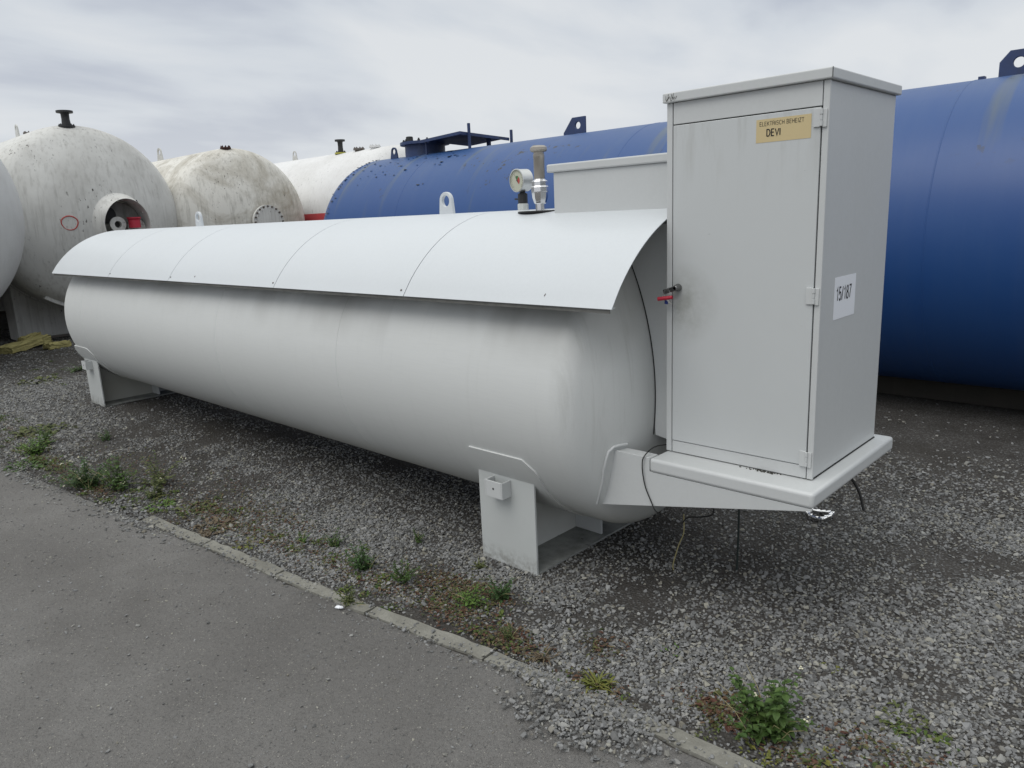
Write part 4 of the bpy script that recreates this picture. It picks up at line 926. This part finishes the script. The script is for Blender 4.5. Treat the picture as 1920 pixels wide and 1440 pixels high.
def weed(x, y, kind, size, mat, label, seed, cat='weed', n=None, mat2=None, flowers=0):
    rr = random.Random(seed); zg_ = 0.003; size = size*(1.35 if (kind == 'bush' and size < .19) else 1.15)
    if kind == 'bush':
        t = thing('weed', (x, y, zg_), label, cat, 'weeds along the kerb and in the gravel'); lm = MB(); sm_ = MB(); fm = MB(); dm = MB(); ns = int((n or 12)*1.4)
        for i in range(ns):
            a = rr.uniform(0, 2*PI); lean = rr.uniform(.1, 1.15); hgt = size*rr.uniform(.3, 1.1)*(1-.4*min(lean, 1)); b = Vector((x+rr.gauss(0, size*.1), y+rr.gauss(0, size*.1), zg_))
            tip = b+Vector((math.cos(a)*lean*size*.75, math.sin(a)*lean*size*.75, hgt)); mid = (b+tip)/2+Vector((0, 0, hgt*.12))
            sm_.tube([b, mid, tip], [.0022, .0018, .001], 5); k_ = int(12*hgt/size)+6
            for j in range(k_):
                t_ = .12+.88*j/k_; p = (b.lerp(mid, t_*2) if t_ < .5 else mid.lerp(tip, t_*2-1)); aa = j*2.4+rr.uniform(-.6, .6)
                d = Vector((math.cos(aa), math.sin(aa), rr.uniform(-.05, .6))); ll = size*rr.uniform(.08, .21)*(1.15-.6*t_); leaf(lm, p, d, ll, ll*rr.uniform(.18, .36), rr.uniform(.1, .5), rr)
            if flowers and rr.random() < flowers:
                for q in range(3):
                    c_ = tip+Vector((rr.gauss(0, .007), rr.gauss(0, .007), rr.uniform(0, .01))); fm.rev([(0, .001), (.003, .0042), (.006, .001)], c_, (rr.gauss(0, .3), rr.gauss(0, .3), 1), 6)
        for q in range(max(2, ns//4)):      # bare dead stems poking out
            a = rr.uniform(0, 2*PI); b = Vector((x+rr.gauss(0, size*.15), y+rr.gauss(0, size*.15), zg_)); ll = size*rr.uniform(.5, 1.0); e_ = rr.uniform(.2, 1.5); d = Vector((math.cos(a), math.sin(a), e_)).normalized()
            dm.tube([b, b+d*ll*.5+Vector((0, 0, .1*ll)), b+d*ll], [.0014, .001, .0006], 4)
        dm.build('dead_stems', M_straw, t)
        lm.build('leaves', LM[mat], t, smooth=0); sm_.build('stems', M_stem, t)
        if fm.v: fm.build('flowers', M_flower, t)
        return t
    lm = MB()
    if kind == 'tuft':
        for i in range(n or 46):
            a = rr.uniform(0, 2*PI); l_ = size*rr.uniform(.5, 1.); e_ = rr.uniform(.25, 1.6); b = Vector((x+rr.gauss(0, size*.12), y+rr.gauss(0, size*.12), zg_))
            leaf(lm, b, Vector((math.cos(a), math.sin(a), e_)), l_, size*.022+.0012, rr.uniform(.2, .8), rr)
    else:   # rosette / flat creeping patch
        for i in range(int((n or 34)*1.6)):
            a = rr.uniform(0, 2*PI); rd = size*.55*math.sqrt(rr.random()); b = Vector((x+math.cos(a)*rd, y+math.sin(a)*rd, zg_+.004)); aa = a+rr.gauss(0, .9)
            l_ = size*rr.uniform(.08, .24); leaf(lm, b, Vector((math.cos(aa), math.sin(aa), rr.uniform(.05, .8))), l_, l_*rr.uniform(.16, .3), rr.uniform(.2, .6), rr)
    o = lm.build('weed', LM[mat], base=(x, y, 0), smooth=0); return tag(o, label, cat, 'weeds along the kerb and in the gravel')
WD = [
 (-.86, 1.97, 'bush', .165, 'green', 'tall bushy green weed with pale flowers, nearest the camera at the bottom right', 34, .22),
 (-1.00, 2.0, 'flat', .15, 'red', 'reddish rosette sprawling left of the tall bushy weed', 70, 0),
 (-1.41, 1.82, 'tuft', .085, 'yellow', 'yellow-green grass tuft in a reddish patch between kerb and bushy weed', 60, 0),
 (-1.66, 1.83, 'tuft', .07, 'brown', 'small yellow-brown grass tuft close to the kerb', 40, 0),
 (-1.33, 2.17, 'flat', .06, 'bright', 'small bright green sprig alone on pale gravel', 14, 0),
 (-.85, 2.43, 'flat', .06, 'yellow', 'tiny yellow-green sprig right of the flowering weed top', 12, 0),
 (-.58, 2.30, 'flat', .11, 'olive', 'flat olive and red weed beside a bare soil patch', 40, 0),
 (-1.01, 1.85, 'flat', .06, 'olive', 'low olive sprig on the gravel by the last kerb stone', 18, 0),
 (-.84, 1.86, 'flat', .08, 'yellow', 'low yellowish weed at the foot of the tall bushy weed', 26, 0),
 (-.70, 1.96, 'flat', .09, 'yellow', 'spreading yellowish weed at the bottom edge, right of the tall bushy weed', 26, 0),
 (-.52, 2.03, 'flat', .09, 'bright', 'small green weed in the bottom right corner', 20, 0),
 (-2.57, 1.61, 'bush', .07, 'olive', 'green tuft growing through the kerb beside a white scrap', 12, 0),
 (-2.80, 1.84, 'bush', .115, 'dark', 'dark leafy weed in the gravel, just past the kerb midpoint', 14, 0),
 (-2.56, 1.88, 'bush', .085, 'green', 'pale leafy weed right of the dark leafy one', 10, 0),
 (-2.15, 1.93, 'bush', .085, 'bright', 'bright leafy weed in front of the near saddle', 11, 0),
 (-2.10, 2.05, 'bush', .10, 'dark', 'dark bushy weed right behind the bright leafy one by the near saddle', 12, 0),
 (-1.85, 1.85, 'bush', .055, 'olive', 'small olive weed with red leaves beside the kerb, below the near saddle', 9, 0),
 (-3.12, 1.90, 'bush', .08, 'green', 'upright leafy green weed under the middle of the tank front', 8, 0),
 (-3.51, 1.63, 'flat', .11, 'yellow', 'yellowish creeping weed lying against the far part of the kerb', 34, 0),
 (-3.30, 1.83, 'bush', .06, 'bright', 'little bright weed left of the upright leafy one', 6, 0),
 (-2.82, 2.20, 'bush', .06, 'green', 'small leafy weed closest to the shadow under the tank', 7, 0),
 (-2.38, 2.20, 'tuft', .06, 'olive', 'short olive grass tuft at the foot of the near saddle plate', 40, 0),
 (-5.20, 1.40, 'bush', .21, 'dark', 'large dark bushy weed at the left, on the bend of the road edge', 22, .3),
 (-5.00, 1.52, 'bush', .17, 'green', 'fresh green bushy weed right of the large dark one', 16, 0),
 (-4.85, 1.72, 'bush', .22, 'olive', 'thin tall olive weed with sparse leaves behind the fresh green one', 9, .3),
 (-4.62, 1.60, 'bush', .14, 'olive', 'sparse stalky weed at the left end of the brown patch', 8, 0),
 (-6.35, 1.42, 'bush', .14, 'bright', 'light green leafy weed clump near the left edge of the photo', 18, 0),
 (-6.08, 1.30, 'flat', .22, 'green', 'spreading green weed mat beside the road at the left', 70, 0),
 (-6.6, 1.55, 'bush', .13, 'green', 'green weed clump cut by the left photo edge', 14, 0),
 (-7.1, 1.65, 'flat', .30, 'olive', 'flat olive weed mat far up the left edge', 70, 0),
 (-4.44, 1.56, 'flat', .14, 'bright', 'bright green low weed left of the dry patch', 36, 0),
 (-4.24, 1.68, 'flat', .16, 'olive', 'olive low weed in the middle of the dry patch', 44, 0),
 (-3.86, 1.62, 'flat', .18, 'brown', 'dry brown grass mat where the kerb disappears', 80, 0),
 (-4.12, 1.53, 'flat', .09, 'red', 'small reddish weed at the left end of the kerb', 26, 0),
 (-9.9, 2.82, 'tuft', .18, 'green', 'green grass clump behind the far saddle plate', 50, 0),
 (-6.3, 1.90, 'bush', .09, 'dark', 'small dark weed alone in the gravel before the far saddle', 8, 0),
 (-9.6, 2.3, 'flat', .3, 'olive', 'flat olive weeds on the ground under the far end of the tank', 50, 0),
 (-1.64, 2.06, 'flat', .05, 'olive', 'tiny olive seedling in pale gravel below the near saddle', 12, 0),
 (-1.50, 1.98, 'flat', .06, 'brown', 'tiny dry brown tuft right of the near saddle front', 16, 0),
]
for i, (x, y, kd, sz, mt, lb, n_, fl_) in enumerate(WD): weed(x, y, kd, sz, mt, lb, 100+i, n=n_, flowers=fl_)
# low reddish and brown creeping growth between the stones
mb_r = MB(); rr = random.Random(5)
for cx, cy, rx, ry, n in ((-2.32, 1.98, .28, .12, 420), (-2.2, 1.86, .2, .1, 260), (-4.0, 1.72, .5, .12, 420), (-1.84, 1.86, .16, .07, 170), (-1.42, 1.80, .14, .06, 150), (-1.02, 1.98, .14, .06, 120), (-3.4, 1.75, .5, .12, 160), (-.55, 2.1, .25, .1, 140), (-5.4, 1.75, .9, .2, 300), (-1.55, 2.03, .1, .07, 70), (-4.3, 2.0, .8, .2, 150), (-2.7, 1.80, .45, .10, 260), (-3.7, 1.9, .5, .12, 200), (-5.9, 1.42, .6, .1, 320), (-5.1, 1.42, .3, .08, 200), (-2.2, 2.05, .2, .07, 160), (-.75, 1.93, .3, .06, 140), (-1.9, 1.80, .25, .05, 120), (-7.2, 1.5, .8, .2, 200)):
    for i in range(int(n*2.2)):
        p = Vector((rr.gauss(cx, rx*.5), rr.gauss(cy, ry*.5), .006+rr.random()*.008)); a = rr.uniform(0, 6.28); l_ = rr.uniform(.008, .022)
        leaf(mb_r, p, Vector((math.cos(a), math.sin(a), rr.uniform(0, .6))), l_, l_*rr.uniform(.15, .35), .3, rr)
def mk_cover():
    M = Mat('reddish_ground_cover'); g_ = M.n('ShaderNodeNewGeometry'); cr = M.n('ShaderNodeValToRGB'); M.l(g_.outputs['Random Per Island'], cr.inputs[0]); E_ = cr.color_ramp
    E_.elements[0].color = (.07, .032, .024, 1); E_.elements[1].color = (.05, .085, .022, 1)
    for p, c in ((.25, (.10, .055, .035)), (.45, (.15, .115, .08)), (.62, (.09, .10, .035)), (.8, (.06, .05, .036))): E_.elements.new(p).color = (*c, 1)
    return M.done(cr.outputs[0], .8, 0, .2)
gc_ = mb_r.build('ground_cover', mk_cover(), base=(0, 0, 0), smooth=0); tag(gc_, 'low reddish brown creeping growth and dead leaves between the stones', 'ground cover', kind='stuff')

# green scruff: short grass, moss and seedlings along the kerb line
mb_g = MB(); rr = random.Random(9)
for cx, cy, rx, ry, n in ((-6.3, 1.40, .7, .12, 900), (-5.3, 1.45, .5, .12, 600), (-4.6, 1.58, .4, .12, 380), (-4.1, 1.68, .4, .1, 300), (-3.4, 1.72, .4, .08, 160), (-2.75, 1.80, .3, .07, 200), (-2.15, 1.96, .22, .08, 220), (-2.6, 1.68, .25, .03, 90), (-1.85, 1.83, .12, .04, 70), (-1.4, 1.80, .12, .04, 60), (-.7, 1.93, .3, .06, 160), (-.55, 2.25, .12, .05, 50), (-7.6, 1.5, 1.0, .2, 600), (-3.1, 1.9, .4, .1, 120), (-9.6, 2.5, 1.2, .3, 300)):
    k = max(3, n//26)
    for q in range(k):      # grows in little cushions
        qx, qy = rr.gauss(cx, rx*.55), rr.gauss(cy, ry*.6)
        if qy < kerb_y(qx)-.03: continue
        for i in range(26):
            p = Vector((rr.gauss(qx, .022), rr.gauss(qy, .018), .004)); a = rr.uniform(0, 6.28); l_ = rr.uniform(.012, .04)
            leaf(mb_g, p, Vector((math.cos(a), math.sin(a), rr.uniform(.2, 1.8))), l_, l_*rr.uniform(.06, .2), .5, rr)
def mk_scruff():
    M = Mat('grass_scruff'); g_ = M.n('ShaderNodeNewGeometry'); cr = M.n('ShaderNodeValToRGB'); M.l(g_.outputs['Random Per Island'], cr.inputs[0]); E_ = cr.color_ramp
    E_.elements[0].color = (.04, .07, .02, 1); E_.elements[1].color = (.13, .11, .06, 1)
    for p, c in ((.3, (.07, .11, .025)), (.6, (.11, .14, .035)), (.8, (.05, .06, .025))): E_.elements.new(p).color = (*c, 1)
    return M.done(cr.outputs[0], .75, 0, .2)
sg = mb_g.build('grass', mk_scruff(), base=(0, 0, 0), smooth=0); tag(sg, 'thin green grass and moss growing along the kerb line', 'grass', kind='stuff')
